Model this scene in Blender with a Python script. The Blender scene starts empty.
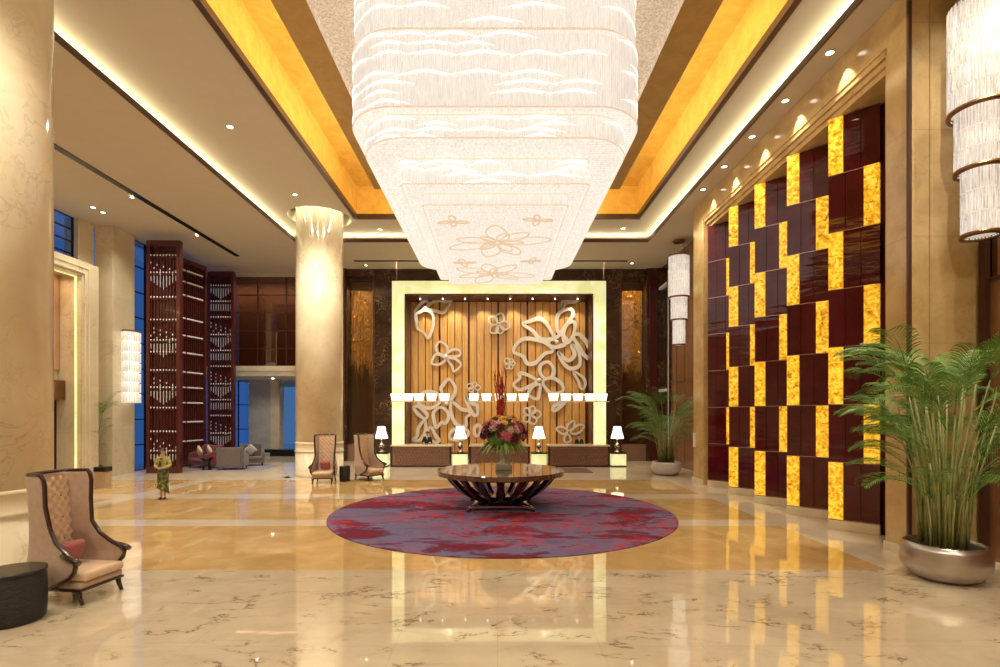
import bpy, bmesh, math, random
from mathutils import Vector, Matrix
R = math.radians
PI = math.pi
random.seed(7)
sc = bpy.context.scene
C = sc.collection
# ------------------------------------------------------------------ camera, world, exposure
F = 514.0; VX = 497.0; VY = 412.0; EYE = 2.85
cam_d = bpy.data.cameras.new('camera'); cam = bpy.data.objects.new('camera', cam_d); C.objects.link(cam)
cam.location = (0, 0, EYE); cam.rotation_euler = (R(90), 0, 0)
cam_d.sensor_width = 36; cam_d.lens = F/1000*36
cam_d.shift_x = (500-VX)/1000; cam_d.shift_y = (VY-333.5)/1000
cam_d.clip_start = .05; cam_d.clip_end = 300
sc.camera = cam
sc.view_settings.view_transform = 'Standard'; sc.view_settings.look = 'None'
sc.view_settings.gamma = 1; sc.view_settings.use_curve_mapping = False
sc.view_settings.exposure = 0.0
w = bpy.data.worlds.new('dusk_sky'); sc.world = w; w.use_nodes = True
bg = w.node_tree.nodes['Background']
bg.inputs[0].default_value = (.08, .21, .48, 1); bg.inputs[1].default_value = .62

K = 0.76   # global lamp multiplier
def aim(o, d):
    o.rotation_euler = Vector(d).to_track_quat('-Z', 'Y').to_euler()
def area(name, loc, size, energy, col, d, parent=None):
    l = bpy.data.lights.new(name, 'AREA'); l.shape = 'RECTANGLE'; l.size, l.size_y = size
    l.energy = energy*K; l.color = col
    o = bpy.data.objects.new(name, l); C.objects.link(o); o.location = loc; aim(o, d)
    if parent: o.parent = parent
    return o
def spot(name, loc, energy, col, d, ang=70, blend=.6, rad=.06, parent=None):
    l = bpy.data.lights.new(name, 'SPOT'); l.energy = energy*K; l.color = col
    l.spot_size = R(ang); l.spot_blend = blend; l.shadow_soft_size = rad
    o = bpy.data.objects.new(name, l); C.objects.link(o); o.location = loc; aim(o, d)
    if parent: o.parent = parent
    return o
def point(name, loc, energy, col, rad=.1, parent=None):
    l = bpy.data.lights.new(name, 'POINT'); l.energy = energy*K; l.color = col; l.shadow_soft_size = rad
    o = bpy.data.objects.new(name, l); C.objects.link(o); o.location = loc
    if parent: o.parent = parent
    return o
WARM = (1, .95, .79); COVE = (1, .94, .62); GOLD = (1, .80, .42)
# heights
ZA, ZB, ZI, ZT = 11.2, 11.6, 12.0, 13.0
XR, XL = 7.39, -9.88
# cove lamps (behind the lips of the lower ceiling, shining on the upper ceiling)
area('cove_lamp_left', (XL-.30, 10, ZA+.16), (31, .12), 230, COVE, (.75, 0, 1))
area('cove_lamp_right', (XR+.30, 10, ZA+.16), (31, .12), 300, COVE, (-.75, 0, 1))
o = area('cove_lamp_back', ((XL+XR)/2, 25.5, ZA+.16), (17.0, .12), 170, COVE, (0, 0, 1)); o.rotation_euler = (R(180+20), 0, 0)
# gold tray lamps above the inner gold panel
area('tray_lamp_left', (-4.85, 7.3, ZI+.25), (27, .25), 470, GOLD, (-1, 0, .22))
area('tray_lamp_right', (4.85, 7.3, ZI+.25), (27, .25), 470, GOLD, (1, 0, .22))
o = area('tray_lamp_back', (0, 20.95, ZI+.25), (9.6, .25), 250, GOLD, (0, 1, .25)); o.rotation_euler = (R(90+14), 0, 0)

# ------------------------------------------------------------------ materials
def newmat(name):
    m = bpy.data.materials.new(name); m.use_nodes = True
    nt = m.node_tree; return m, nt, nt.nodes['Principled BSDF']
def N(nt, t, **kw):
    n = nt.nodes.new(t)
    for k, v in kw.items(): setattr(n, k, v)
    return n
def ramp(nt, src, stops, interp='LINEAR'):
    r = N(nt, 'ShaderNodeValToRGB'); cr = r.color_ramp; cr.interpolation = interp
    while len(cr.elements) < len(stops): cr.elements.new(.5)
    for e, (p, c) in zip(cr.elements, stops):
        e.position = p; e.color = (*c, 1) if len(c) == 3 else c
    nt.links.new(src, r.inputs[0]); return r.outputs[0]
def coords(nt, scale=(1,1,1), rot=(0,0,0), kind='Object'):
    t = N(nt, 'ShaderNodeTexCoord'); mp = N(nt, 'ShaderNodeMapping')
    mp.inputs['Scale'].default_value = scale; mp.inputs['Rotation'].default_value = rot
    if kind == 'World':
        g = N(nt, 'ShaderNodeNewGeometry'); nt.links.new(g.outputs['Position'], mp.inputs[0])
    else: nt.links.new(t.outputs[kind], mp.inputs[0])
    return mp.outputs[0]
def noise(nt, vec, scale, detail=4, rough=.55, dist=0):
    n = N(nt, 'ShaderNodeTexNoise'); n.inputs['Scale'].default_value = scale; n.inputs['Detail'].default_value = detail
    n.inputs['Roughness'].default_value = rough; n.inputs['Distortion'].default_value = dist
    nt.links.new(vec, n.inputs['Vector']); return n.outputs[0]
def mixc(nt, fac, a, b, mode='MIX'):
    m = N(nt, 'ShaderNodeMix'); m.data_type = 'RGBA'; m.blend_type = mode
    for i, v in ((0, fac), (6, a), (7, b)):
        if hasattr(v, 'is_linked') or isinstance(v, bpy.types.NodeSocket): nt.links.new(v, m.inputs[i])
        elif i == 0: m.inputs[0].default_value = v
        else: m.inputs[i].default_value = (*v, 1)
    return m.outputs[2]
def math_(nt, op, a, b=None, c=None):
    m = N(nt, 'ShaderNodeMath', operation=op)
    for i, v in enumerate((a, b, c)):
        if v is None: continue
        if isinstance(v, bpy.types.NodeSocket): nt.links.new(v, m.inputs[i])
        else: m.inputs[i].default_value = v
    return m.outputs[0]
def bump(nt, b, h, strength=.2, dist=.02):
    n = N(nt, 'ShaderNodeBump'); n.inputs['Strength'].default_value = strength; n.inputs['Distance'].default_value = dist
    nt.links.new(h, n.inputs['Height']); nt.links.new(n.outputs[0], b.inputs['Normal'])
def plain(name, col, rough=.5, metal=0, spec=.5, var=.06, vscale=3, coat=0, bmp=0, bscale=60, emit=None, es=0):
    m, nt, b = newmat(name)
    v = coords(nt, kind='Object')
    n = noise(nt, v, vscale)
    lo = tuple(max(0, c*(1-var)) for c in col); hi = tuple(min(1, c*(1+var)) for c in col)
    nt.links.new(ramp(nt, n, [(.3, lo), (.7, hi)]), b.inputs['Base Color'])
    b.inputs['Roughness'].default_value = rough; b.inputs['Metallic'].default_value = metal
    b.inputs['Specular IOR Level'].default_value = spec; b.inputs['Coat Weight'].default_value = coat
    b.inputs['Coat Roughness'].default_value = .05
    if bmp: bump(nt, b, noise(nt, v, bscale), bmp, .01)
    if emit: b.inputs['Emission Color'].default_value = (*emit, 1); b.inputs['Emission Strength'].default_value = es
    return m
def marble(name, base, dark, vein, rough=.12, scale=.8, veins=.5, joint=None, tile=(0,0), kind='World', rot=(0,.3,.5)):
    m, nt, b = newmat(name)
    v = coords(nt, (1,1,1), rot, kind)
    n1 = noise(nt, v, scale, 6, .6, .6)
    c = ramp(nt, n1, [(.3, dark), (.62, base)])
    n2 = noise(nt, v, scale*1.7, 8, .6, 1.6)
    rid = math_(nt, 'ABSOLUTE', math_(nt, 'SUBTRACT', n2, .5))
    msk = ramp(nt, rid, [(0, (1,1,1)), (.018, (0,0,0))])
    n3 = ramp(nt, noise(nt, v, scale*.9, 3), [(.45, (0,0,0)), (.65, (1,1,1))])
    f = math_(nt, 'MULTIPLY', math_(nt, 'MULTIPLY', msk, n3), veins)
    c = mixc(nt, f, c, vein)
    if tile[0]:
        g = N(nt, 'ShaderNodeNewGeometry'); s = N(nt, 'ShaderNodeSeparateXYZ'); nt.links.new(g.outputs['Position'], s.inputs[0])
        z = math_(nt, 'FRACT', math_(nt, 'DIVIDE', s.outputs[2], tile[1]))
        zl = math_(nt, 'LESS_THAN', z, .012/tile[1])
        h = math_(nt, 'FRACT', math_(nt, 'DIVIDE', math_(nt, 'ADD', s.outputs[1], math_(nt, 'MULTIPLY', s.outputs[0], 1.0)), tile[0]))
        hl = math_(nt, 'LESS_THAN', h, .012/tile[0])
        j = math_(nt, 'MULTIPLY', math_(nt, 'MAXIMUM', zl, hl), .35)
        c = mixc(nt, j, c, tuple(x*.4 for x in base))
    nt.links.new(c, b.inputs['Base Color']); b.inputs['Roughness'].default_value = rough
    return m
M = {}
M['cream'] = marble('cream_marble', (.80,.69,.49), (.68,.55,.36), (.30,.17,.08), .14, .7, .5)
M['cream_wall'] = marble('cream_wall_marble', (.72,.61,.43), (.60,.49,.32), (.32,.18,.09), .2, .5, .55, tile=(1.2, 2.0))
M['gold_marble'] = marble('gold_marble', (.66,.46,.21), (.50,.33,.14), (.30,.15,.05), .16, 1.4, .4, tile=(5, 2.1))
M['emperador'] = marble('dark_brown_marble', (.060,.028,.016), (.022,.011,.007), (.42,.25,.14), .12, .9, .8)
M['grey_marble'] = marble('pale_grey_marble', (.55,.52,.46), (.40,.38,.35), (.25,.2,.16), .25, .8, .5)
M['ceiling'] = plain('ceiling_paint', (.60,.525,.42), .8, var=.015)
M['dark_trim'] = plain('dark_bronze_trim', (.07,.026,.015), .35, var=.1)
M['black'] = plain('black_lacquer', (.012,.010,.010), .22)
M['bronze'] = plain('bronze_metal', (.22,.11,.05), .3, metal=.8)
M['chrome'] = plain('polished_steel', (.75,.72,.68), .15, metal=1)
M['steel'] = plain('brushed_steel', (.50,.45,.42), .32, metal=1, var=.05)
M['strip'] = plain('thin_pink_steel_strip', (.55,.38,.34), .25, metal=.8)
M['brass'] = plain('brass_metal', (.75,.48,.16), .25, metal=1)
M['soil'] = plain('dark_soil', (.04,.025,.015), .95, var=.4, vscale=30, bmp=.5)
M['wood_dark'] = plain('red_brown_lattice_wood', (.085,.016,.013), .28, var=.2, vscale=8, coat=.3)
M['mirror'] = plain('bronze_mirror', (.62,.42,.28), .06, metal=1, var=.03)
M['white_shade'] = plain('glowing_white_shade', (.9,.82,.7), .7, emit=(1,.90,.70), es=1.7)
M['bulb'] = plain('lamp_glow', (1,1,1), .6, emit=(1,.90,.72), es=9)
M['pearl_glow'] = plain('pale_glowing_glass', (.75,.72,.68), .2, emit=(.9,.88,.86), es=.06)  # pale glass with a faint glow of its own
M['screen_glass'] = plain('clear_crystal_piece', (.85,.82,.78), .08, metal=.6, emit=(.9,.85,.8), es=.10)  # weak glow put into the crystal, which is no lamp

def goldleaf(name, lo, hi, rough=.35, metal=.35):
    m, nt, b = newmat(name); v = coords(nt, (1,1,1), (0,0,0), 'World')
    n = noise(nt, v, 2.2, 8, .7, .4)
    nt.links.new(ramp(nt, n, [(.3, lo), (.7, hi)]), b.inputs['Base Color'])
    b.inputs['Roughness'].default_value = rough; b.inputs['Metallic'].default_value = metal
    return m
M['goldleaf'] = goldleaf('gold_leaf', (.68,.42,.09), (.90,.63,.18))
M['goldpanel'] = goldleaf('matte_gold_panel', (.42,.25,.07), (.55,.34,.11), .45, .2)

def onyx(name, stops, es, scale=2.5, dist=1.2, rough=.15, stretch=(1,1,1)):
    m, nt, b = newmat(name); v = coords(nt, stretch, (0,0,0), 'World')
    n = noise(nt, v, scale, 8, .65, dist); c = ramp(nt, n, stops)
    nt.links.new(c, b.inputs['Base Color']); nt.links.new(c, b.inputs['Emission Color'])
    b.inputs['Emission Strength'].default_value = es; b.inputs['Roughness'].default_value = rough
    return m
M['onyx_pale'] = onyx('backlit_pale_green_onyx', [(.3, (.60,.66,.24)), (.5, (.84,.86,.44)), (.7, (.97,.97,.68))], .74, .9, 1.0)
M['onyx_gold'] = onyx('backlit_amber_onyx', [(.32, (.22,.06,.005)), (.44, (.72,.33,.015)), (.56, (1,.62,.04)), (.72, (1,.72,.16))], .74, 8, .9)

def lacquer():
    m, nt, b = newmat('burgundy_lacquer_glass'); v = coords(nt, (1,1,1), (0,0,0), 'World')
    n = noise(nt, v, 1.2, 4)
    nt.links.new(ramp(nt, n, [(.3, (.06,.003,.006)), (.7, (.11,.006,.012))]), b.inputs['Base Color'])
    b.inputs['Roughness'].default_value = .05; b.inputs['Specular IOR Level'].default_value = .6
    wv = N(nt, 'ShaderNodeTexNoise'); wv.inputs['Scale'].default_value = 1.0; wv.inputs['Detail'].default_value = 2
    v2 = coords(nt, (.5,.6,3.2), (0,0,0), 'World'); nt.links.new(v2, wv.inputs['Vector'])
    bump(nt, b, wv.outputs[0], .35, .05)
    return m
M['lacquer'] = lacquer()

def floor_mat():
    m, nt, b = newmat('polished_marble_floor')
    g = N(nt, 'ShaderNodeNewGeometry'); s = N(nt, 'ShaderNodeSeparateXYZ'); nt.links.new(g.outputs['Position'], s.inputs[0])
    X, Y = s.outputs[0], s.outputs[1]
    v = coords(nt, (1,1,1), (0,0,0), 'World')
    # cream stone with dark broken veins running diagonally
    cr = ramp(nt, noise(nt, v, .5, 5, .6, .5), [(.3, (.54,.43,.29)), (.7, (.70,.58,.41))])
    vv = coords(nt, (.42,1.0,1), (0,0,R(-28)), 'World')
    n2 = noise(nt, vv, 1.35, 9, .66, .25)
    rid = math_(nt, 'ABSOLUTE', math_(nt, 'SUBTRACT', n2, .5))
    line = ramp(nt, rid, [(0, (1,1,1)), (.014, (0,0,0))])
    soft = ramp(nt, rid, [(0, (1,1,1)), (.05, (0,0,0))])
    gate = ramp(nt, noise(nt, v, 1.4, 4), [(.50, (0,0,0)), (.58, (1,1,1))])
    cr = mixc(nt, math_(nt, 'MULTIPLY', soft, .18), cr, (.46,.30,.16))
    cr = mixc(nt, math_(nt, 'MULTIPLY', math_(nt, 'MULTIPLY', line, gate), .85), cr, (.07,.03,.012))
    # amber stone
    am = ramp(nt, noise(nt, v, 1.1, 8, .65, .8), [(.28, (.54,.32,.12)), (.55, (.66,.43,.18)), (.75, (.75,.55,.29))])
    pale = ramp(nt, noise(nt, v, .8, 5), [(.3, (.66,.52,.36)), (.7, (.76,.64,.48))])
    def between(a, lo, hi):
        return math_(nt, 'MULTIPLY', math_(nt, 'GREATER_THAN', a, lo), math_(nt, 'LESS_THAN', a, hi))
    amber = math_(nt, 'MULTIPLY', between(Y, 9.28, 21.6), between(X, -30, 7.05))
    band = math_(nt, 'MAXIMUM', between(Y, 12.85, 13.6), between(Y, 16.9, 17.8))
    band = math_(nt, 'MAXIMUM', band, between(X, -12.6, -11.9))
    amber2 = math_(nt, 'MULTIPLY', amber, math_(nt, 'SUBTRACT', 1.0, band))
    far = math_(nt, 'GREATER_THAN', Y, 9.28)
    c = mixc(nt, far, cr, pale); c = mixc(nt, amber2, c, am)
    fx = math_(nt, 'LESS_THAN', math_(nt, 'FRACT', math_(nt, 'DIVIDE', X, 1.25)), .006)
    fy = math_(nt, 'LESS_THAN', math_(nt, 'FRACT', math_(nt, 'DIVIDE', Y, 1.25)), .006)
    c = mixc(nt, math_(nt, 'MULTIPLY', math_(nt, 'MAXIMUM', fx, fy), .22), c, (.25,.16,.09))
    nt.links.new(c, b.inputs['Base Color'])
    b.inputs['Roughness'].default_value = .035; b.inputs['IOR'].default_value = 1.7; b.inputs['Specular IOR Level'].default_value = .95
    bump(nt, b, noise(nt, v, .9, 2), .03, .05)
    return m
M['floor'] = floor_mat()
def rug_mat():
    m, nt, b = newmat('rug_pile'); v = coords(nt, (.42,.85,1), (0,0,R(6)), 'Object')
    n = noise(nt, v, 1.0, 11, .74, .5)
    c = ramp(nt, n, [(.36, (.12,.10,.19)), (.49, (.18,.145,.25)), (.525, (.11,.05,.10)), (.57, (.17,.018,.035)), (.70, (.13,.03,.06))])
    v2 = coords(nt, (.7,1.1,1), (0,0,.4), 'Object')
    n2 = noise(nt, v2, 2.3, 9, .72, 1.6)
    f = ramp(nt, n2, [(.50, (0,0,0)), (.56, (1,1,1))])
    gate = ramp(nt, noise(nt, v2, .35, 2), [(.42, (0,0,0)), (.6, (1,1,1))])
    c = mixc(nt, math_(nt, 'MULTIPLY', math_(nt, 'MULTIPLY', f, gate), .85), c, (.50,.025,.02))
    n3 = ramp(nt, noise(nt, coords(nt, (.3,1,1)), 1.6, 8, .7), [(.66, (0,0,0)), (.73, (1,1,1))])
    c = mixc(nt, math_(nt, 'MULTIPLY', n3, .6), c, (.42,.36,.40))
    nt.links.new(c, b.inputs['Base Color']); b.inputs['Roughness'].default_value = .95; b.inputs['Specular IOR Level'].default_value = .1
    bump(nt, b, noise(nt, coords(nt), 90, 2), .4, .01)
    return m
M['rug'] = rug_mat()
def woodgrain(name, lo, hi, rough=.25, scale=(6,6,.5), coat=.3, kind='World'):
    m, nt, b = newmat(name); v = coords(nt, scale, (0,0,0), kind)
    n = noise(nt, v, 2.0, 6, .6, .6)
    nt.links.new(ramp(nt, n, [(.3, lo), (.7, hi)]), b.inputs['Base Color'])
    b.inputs['Roughness'].default_value = rough; b.inputs['Coat Weight'].default_value = coat; b.inputs['Coat Roughness'].default_value = .04
    return m
M['plank'] = woodgrain('golden_brown_plank', (.58,.28,.07), (.80,.45,.14), .3)
M['wallwood'] = woodgrain('warm_wall_wood', (.20,.085,.035), (.32,.14,.06), .22, (4,4,.4), .5)
M['rosewood'] = woodgrain('rosewood_veneer', (.045,.012,.008), (.13,.035,.018), .12, (8,8,8), .9, 'Object')
M['desk_front'] = woodgrain('carved_brown_panel', (.15,.07,.05), (.36,.20,.14), .3, (30,30,30), .2)
M['wenge'] = plain('dark_polished_wood', (.03,.010,.007), .18, coat=.7)
def fabric(name, col, rough=.85, sheen=.3, bscale=200):
    m = plain(name, col, rough, var=.08, vscale=12, bmp=.15, bscale=bscale, spec=.3)
    m.node_tree.nodes['Principled BSDF'].inputs['Sheen Weight'].default_value = sheen
    return m
M['satin'] = fabric('pink_beige_satin', (.44,.29,.20), .45)
M['tuft'] = fabric('tufted_cream_satin', (.66,.45,.28), .4)
M['pink'] = fabric('pink_patterned_silk', (.38,.10,.10), .5)
M['burgundy'] = fabric('burgundy_velvet', (.20,.035,.045))
M['greyfab'] = fabric('grey_brown_weave', (.13,.10,.095))
M['paleblue'] = fabric('silver_blue_cushion', (.42,.38,.40))
M['cushion_cream'] = fabric('cream_cushion', (.75,.58,.42))
M['lounge_rug'] = fabric('grey_violet_rug', (.22,.20,.28))
M['skin'] = plain('skin', (.62,.36,.24), .5, var=.03)
M['hair'] = plain('black_hair', (.012,.009,.008), .4)
M['suit'] = plain('black_suit_cloth', (.012,.012,.014), .8)
M['shirt'] = plain('white_shirt', (.8,.78,.74), .7)
M['glass_dark'] = plain('dark_glass', (.03,.02,.015), .04, spec=.8)
def leafm(name, lo, hi):
    m, nt, b = newmat(name); n = noise(nt, coords(nt), 6, 3)
    nt.links.new(ramp(nt, n, [(.3, lo), (.7, hi)]), b.inputs['Base Color']); b.inputs['Roughness'].default_value = .45
    return m
M['leaf'] = leafm('palm_leaf', (.05,.15,.025), (.20,.36,.06))
M['cane'] = leafm('palm_cane', (.16,.20,.05), (.34,.32,.11))
M['leaf_light'] = leafm('bouquet_leaf', (.10,.20,.03), (.30,.40,.08))
M['dress'] = None
def dressm():
    m, nt, b = newmat('patterned_green_dress'); n = noise(nt, coords(nt), 9, 3, .6)
    nt.links.new(ramp(nt, n, [(.40, (.05,.07,.03)), (.5, (.16,.16,.05)), (.60, (.42,.38,.10))], 'CONSTANT'), b.inputs['Base Color']); b.inputs['Roughness'].default_value = .7
    return m
M['dress'] = dressm(); M['blouse'] = fabric('yellow_green_blouse', (.45,.42,.14))
def glassm(name, col, alpha=.25, rough=.03):
    m, nt, b = newmat(name); out = nt.nodes['Material Output']
    tr = N(nt, 'ShaderNodeBsdfTransparent'); tr.inputs[0].default_value = (*col, 1)
    gl = N(nt, 'ShaderNodeBsdfGlossy'); gl.inputs[0].default_value = (1,1,1,1); gl.inputs['Roughness'].default_value = rough
    fr = N(nt, 'ShaderNodeLayerWeight'); fr.inputs[0].default_value = .25
    mx = N(nt, 'ShaderNodeMixShader')
    f = math_(nt, 'ADD', math_(nt, 'MULTIPLY', math_(nt, 'POWER', fr.outputs[1], 3.0), .5), .03+alpha*.2)
    nt.links.new(f, mx.inputs[0]); nt.links.new(tr.outputs[0], mx.inputs[1]); nt.links.new(gl.outputs[0], mx.inputs[2])
    nt.links.new(mx.outputs[0], out.inputs[0])
    return m
M['pane'] = glassm('window_glass', (.75,.85,1))
M['pane_bronze'] = glassm('bronze_tinted_glass', (.62,.45,.36), .3)
M['pane_niche'] = glassm('niche_glass', (.85,.78,.7), .05)
def crystal(name, col, es, rough=.15, nscale=9, contrast=.5):
    m, nt, b = newmat(name); v = coords(nt, (nscale,nscale,2.0), (0,0,0), 'World')
    n = noise(nt, v, 1.5, 4, .7)
    lo = tuple(c*(1-contrast) for c in col)
    c = ramp(nt, n, [(.35, lo), (.65, col)])
    nt.links.new(mixc(nt, 1.0, c, (.5,.5,.5), 'MULTIPLY'), b.inputs['Base Color']); nt.links.new(c, b.inputs['Emission Color'])
    b.inputs['Emission Strength'].default_value = es; b.inputs['Roughness'].default_value = rough
    b.inputs['Specular IOR Level'].default_value = .8
    return m
M['crystal'] = crystal('lit_crystal_strand', (1,.935,.85), .71, contrast=.24, nscale=16)
M['crystal_core'] = plain('chandelier_inner_glow', (.5,.47,.42), .8, emit=(1,.90,.78), es=.52)
M['pendant_core'] = plain('pendant_inner_glow', (.8,.7,.6), .8, emit=(1,.88,.74), es=.45)
M['sconce_core'] = plain('sconce_inner_glow', (.9,.8,.7), .8, emit=(1,.9,.75), es=1.2)
M['crystal_arc'] = plain('bright_crystal_swag', (1,1,1), .3, emit=(1,.96,.90), es=1.3)
M['crystal_edge'] = plain('beaded_crystal_rim', (.75,.62,.47), .25, emit=(1,.86,.7), es=.5)
M['crystal_flower'] = plain('amber_crystal_beads', (.45,.36,.25), .3, emit=(.95,.76,.56), es=.58)
M['crystal_canopy'] = crystal('rosy_crystal_canopy', (.95,.74,.52), .60, contrast=.45, nscale=14)
M['pendant'] = crystal('pendant_crystal_rod', (1,.92,.82), .62, contrast=.5, nscale=22)
M['gold_bead'] = plain('gold_bead', (.85,.50,.14), .25, metal=.9, emit=(1,.55,.12), es=.22)  # slight glow put into the gold for the spotlight falling on the beads
M['sculpt'] = plain('champagne_silver_metal', (.74,.66,.56), .35, metal=.1, var=.04)
M['sconce'] = crystal('sconce_crystal', (1,.90,.74), .7, contrast=.35, nscale=8)

# ------------------------------------------------------------------ mesh builder
class MB:
    def __init__(s): s.v = []; s.f = []; s.sm = []
    def add(s, vs, fs, smooth=False):
        o = len(s.v); s.v += [tuple(v) for v in vs]; s.f += [tuple(i+o for i in f) for f in fs]; s.sm += [smooth]*len(fs)
        return s
    def box(s, x0, x1, y0, y1, z0, z1):
        x0, x1 = sorted((x0, x1)); y0, y1 = sorted((y0, y1)); z0, z1 = sorted((z0, z1))
        return s.add([(x0,y0,z0),(x1,y0,z0),(x1,y1,z0),(x0,y1,z0),(x0,y0,z1),(x1,y0,z1),(x1,y1,z1),(x0,y1,z1)],
              [(0,3,2,1),(4,5,6,7),(0,1,5,4),(1,2,6,5),(2,3,7,6),(3,0,4,7)])
    def prism(s, poly, z0, z1, smooth=False):          # poly ccw in xy
        n = len(poly); vs = [(x,y,z0) for x,y in poly]+[(x,y,z1) for x,y in poly]
        fs = [tuple(range(n-1,-1,-1)), tuple(range(n,2*n))]
        s.add(vs, fs); s.add(vs, [(i,(i+1)%n,n+(i+1)%n,n+i) for i in range(n)], smooth); return s
    def lathe(s, prof, n=32, c=(0,0), cap=True, sx=1, sy=1):
        vs = []
        for r, z in prof:
            for k in range(n):
                a = 2*PI*k/n; vs.append((c[0]+r*sx*math.cos(a), c[1]+r*sy*math.sin(a), z))
        fs = [(i*n+k, i*n+(k+1)%n, (i+1)*n+(k+1)%n, (i+1)*n+k) for i in range(len(prof)-1) for k in range(n)]
        s.add(vs, fs, True)
        if cap:
            s.add(vs[:n], [tuple(range(n-1,-1,-1))]); s.add(vs[-n:], [tuple(range(n))])
        return s
    def tube(s, pts, r, n=8, closed=False, cap=True):
        pts = [Vector(p) for p in pts]; m = len(pts)
        rs = r if isinstance(r, (list, tuple)) else [r]*m
        vs = []; up = None
        for i, p in enumerate(pts):
            a = pts[(i-1) % m] if (closed or i > 0) else p; b = pts[(i+1) % m] if (closed or i < m-1) else p
            t = (b-a).normalized() if (b-a).length > 1e-9 else Vector((0,0,1))
            if up is None: up = Vector((0,0,1)) if abs(t.z) < .9 else Vector((1,0,0))
            x = t.cross(up)
            if x.length < 1e-4: x = t.cross(Vector((0,1,.1)))
            x.normalize(); y = x.cross(t).normalized(); up = y
            for k in range(n):
                q = 2*PI*k/n; vs.append(p+(x*math.cos(q)+y*math.sin(q))*rs[i])
        seg = m if closed else m-1
        fs = [(i*n+k, i*n+(k+1)%n, ((i+1)%m)*n+(k+1)%n, ((i+1)%m)*n+k) for i in range(seg) for k in range(n)]
        s.add(vs, fs, True)
        if cap and not closed:
            s.add(vs[:n], [tuple(range(n-1,-1,-1))]); s.add(vs[-n:], [tuple(range(n))])
        return s
    def ball(s, c, r, n=8, m=6, sz=1):
        prof = []
        for i in range(m+1):
            a = -PI/2+PI*i/m; prof.append((max(1e-4, r*math.cos(a)), c[2]+r*sz*math.sin(a)))
        return s.lathe(prof, n, (c[0], c[1]), False)
    def build(s, name, mat, parent=None, loc=None, bevel=0, sub=0, smooth=None, solid=0):
        me = bpy.data.meshes.new(name); me.from_pydata(s.v, [], s.f)
        for p, q in zip(me.polygons, s.sm): p.use_smooth = q if smooth is None else smooth
        bm = bmesh.new(); bm.from_mesh(me)
        if not len(s.v) > 40000: bmesh.ops.remove_doubles(bm, verts=bm.verts, dist=1e-5)
        bmesh.ops.recalc_face_normals(bm, faces=bm.faces); bm.to_mesh(me); bm.free()
        me.materials.append(M[mat] if isinstance(mat, str) else mat)
        o = bpy.data.objects.new(name, me); C.objects.link(o)
        if loc: o.location = loc
        if parent: o.parent = parent
        if solid:
            k = o.modifiers.new('s', 'SOLIDIFY'); k.thickness = solid; k.offset = 0
        if bevel:
            k = o.modifiers.new('b', 'BEVEL'); k.width = bevel; k.segments = 2; k.limit_method = 'ANGLE'; k.angle_limit = R(40)
        if sub:
            k = o.modifiers.new('u', 'SUBSURF'); k.levels = sub; k.render_levels = sub
        return o
def tag(o, label, cat, group=None):
    o['label'] = label; o['category'] = cat
    if group: o['group'] = group
    return o
def thing(name, label, cat, loc=(0,0,0), rz=0, group=None):
    o = bpy.data.objects.new(name, None); C.objects.link(o); o.empty_display_size = .2
    o.location = loc; o.rotation_euler = (0,0,rz); return tag(o, label, cat, group)
def struct(name, mb, mat, **k):
    o = mb.build(name, mat, **k); o['kind'] = 'structure'; return o
def dup(root, loc, rz=None, label=None):
    r = root.copy(); C.objects.link(r); r.location = loc
    if rz is not None: r.rotation_euler = (0,0,rz)
    if label: r['label'] = label
    for ch in list(root.children):
        c = ch.copy(); C.objects.link(c); c.parent = r
        for g in ch.children:
            d = g.copy(); C.objects.link(d); d.parent = c
    return r
def catmull(pts, n=6, closed=True):
    out = []; m = len(pts); pts = [Vector(p) for p in pts]
    rng = range(m) if closed else range(m-1)
    for i in rng:
        p0 = pts[(i-1)%m] if closed else pts[max(0,i-1)]; p1 = pts[i]; p2 = pts[(i+1)%m]; p3 = pts[(i+2)%m] if closed else pts[min(m-1,i+2)]
        for k in range(n):
            t = k/n
            out.append(.5*((2*p1)+(-p0+p2)*t+(2*p0-5*p1+4*p2-p3)*t*t+(-p0+3*p1-3*p2+p3)*t**3))
    if not closed: out.append(pts[-1])
    return out

# ------------------------------------------------------------------ the setting
struct('floor', MB().box(-19.6, 9.9, -7, 46, -.2, 0), 'floor')
# lower ceiling
YB = 30.0
lc = MB(); lc.box(-18.2, XL, -7, 31, ZA, ZA+.12); lc.box(XR, 9.9, -7, 31, ZA, ZA+.12); lc.box(XL, XR, 25.2, 31, ZA, ZA+.12)
struct('ceiling', lc, 'ceiling')
def hole_plate(mb, x0, x1, y0, y1, cx, cy, r, z0, z1, n=96):
    angs = sorted(set([2*PI*k/n for k in range(n)]+[math.atan2(y-cy, x-cx) % (2*PI) for x in (x0,x1) for y in (y0,y1)]))
    inn, out = [], []
    for a in angs:
        c, s = math.cos(a), math.sin(a); inn.append((cx+r*c, cy+r*s))
        t = min([(x1-cx)/c if c > 1e-9 else 1e9, (x0-cx)/c if c < -1e-9 else 1e9, (y1-cy)/s if s > 1e-9 else 1e9, (y0-cy)/s if s < -1e-9 else 1e9])
        out.append((cx+t*c, cy+t*s))
    m = len(angs)
    for z in (z0, z1):
        mb.add([(x,y,z) for x,y in inn]+[(x,y,z) for x,y in out], [(i,(i+1)%m,m+(i+1)%m,m+i) for i in range(m)])
    mb.add([(x,y,z0) for x,y in inn]+[(x,y,z1) for x,y in inn], [(i,(i+1)%m,m+(i+1)%m,m+i) for i in range(m)], True)
TX, TY = 6.3, 23.07
CX, CY, CR = -8.0, 23.2, 1.02
uc = MB()
uc.box(-10.9, -TX, -7, 20, ZB, ZB+.1); hole_plate(uc, -10.9, -TX, 20, 26.2, CX, CY, 1.38, ZB, ZB+.1)
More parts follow.
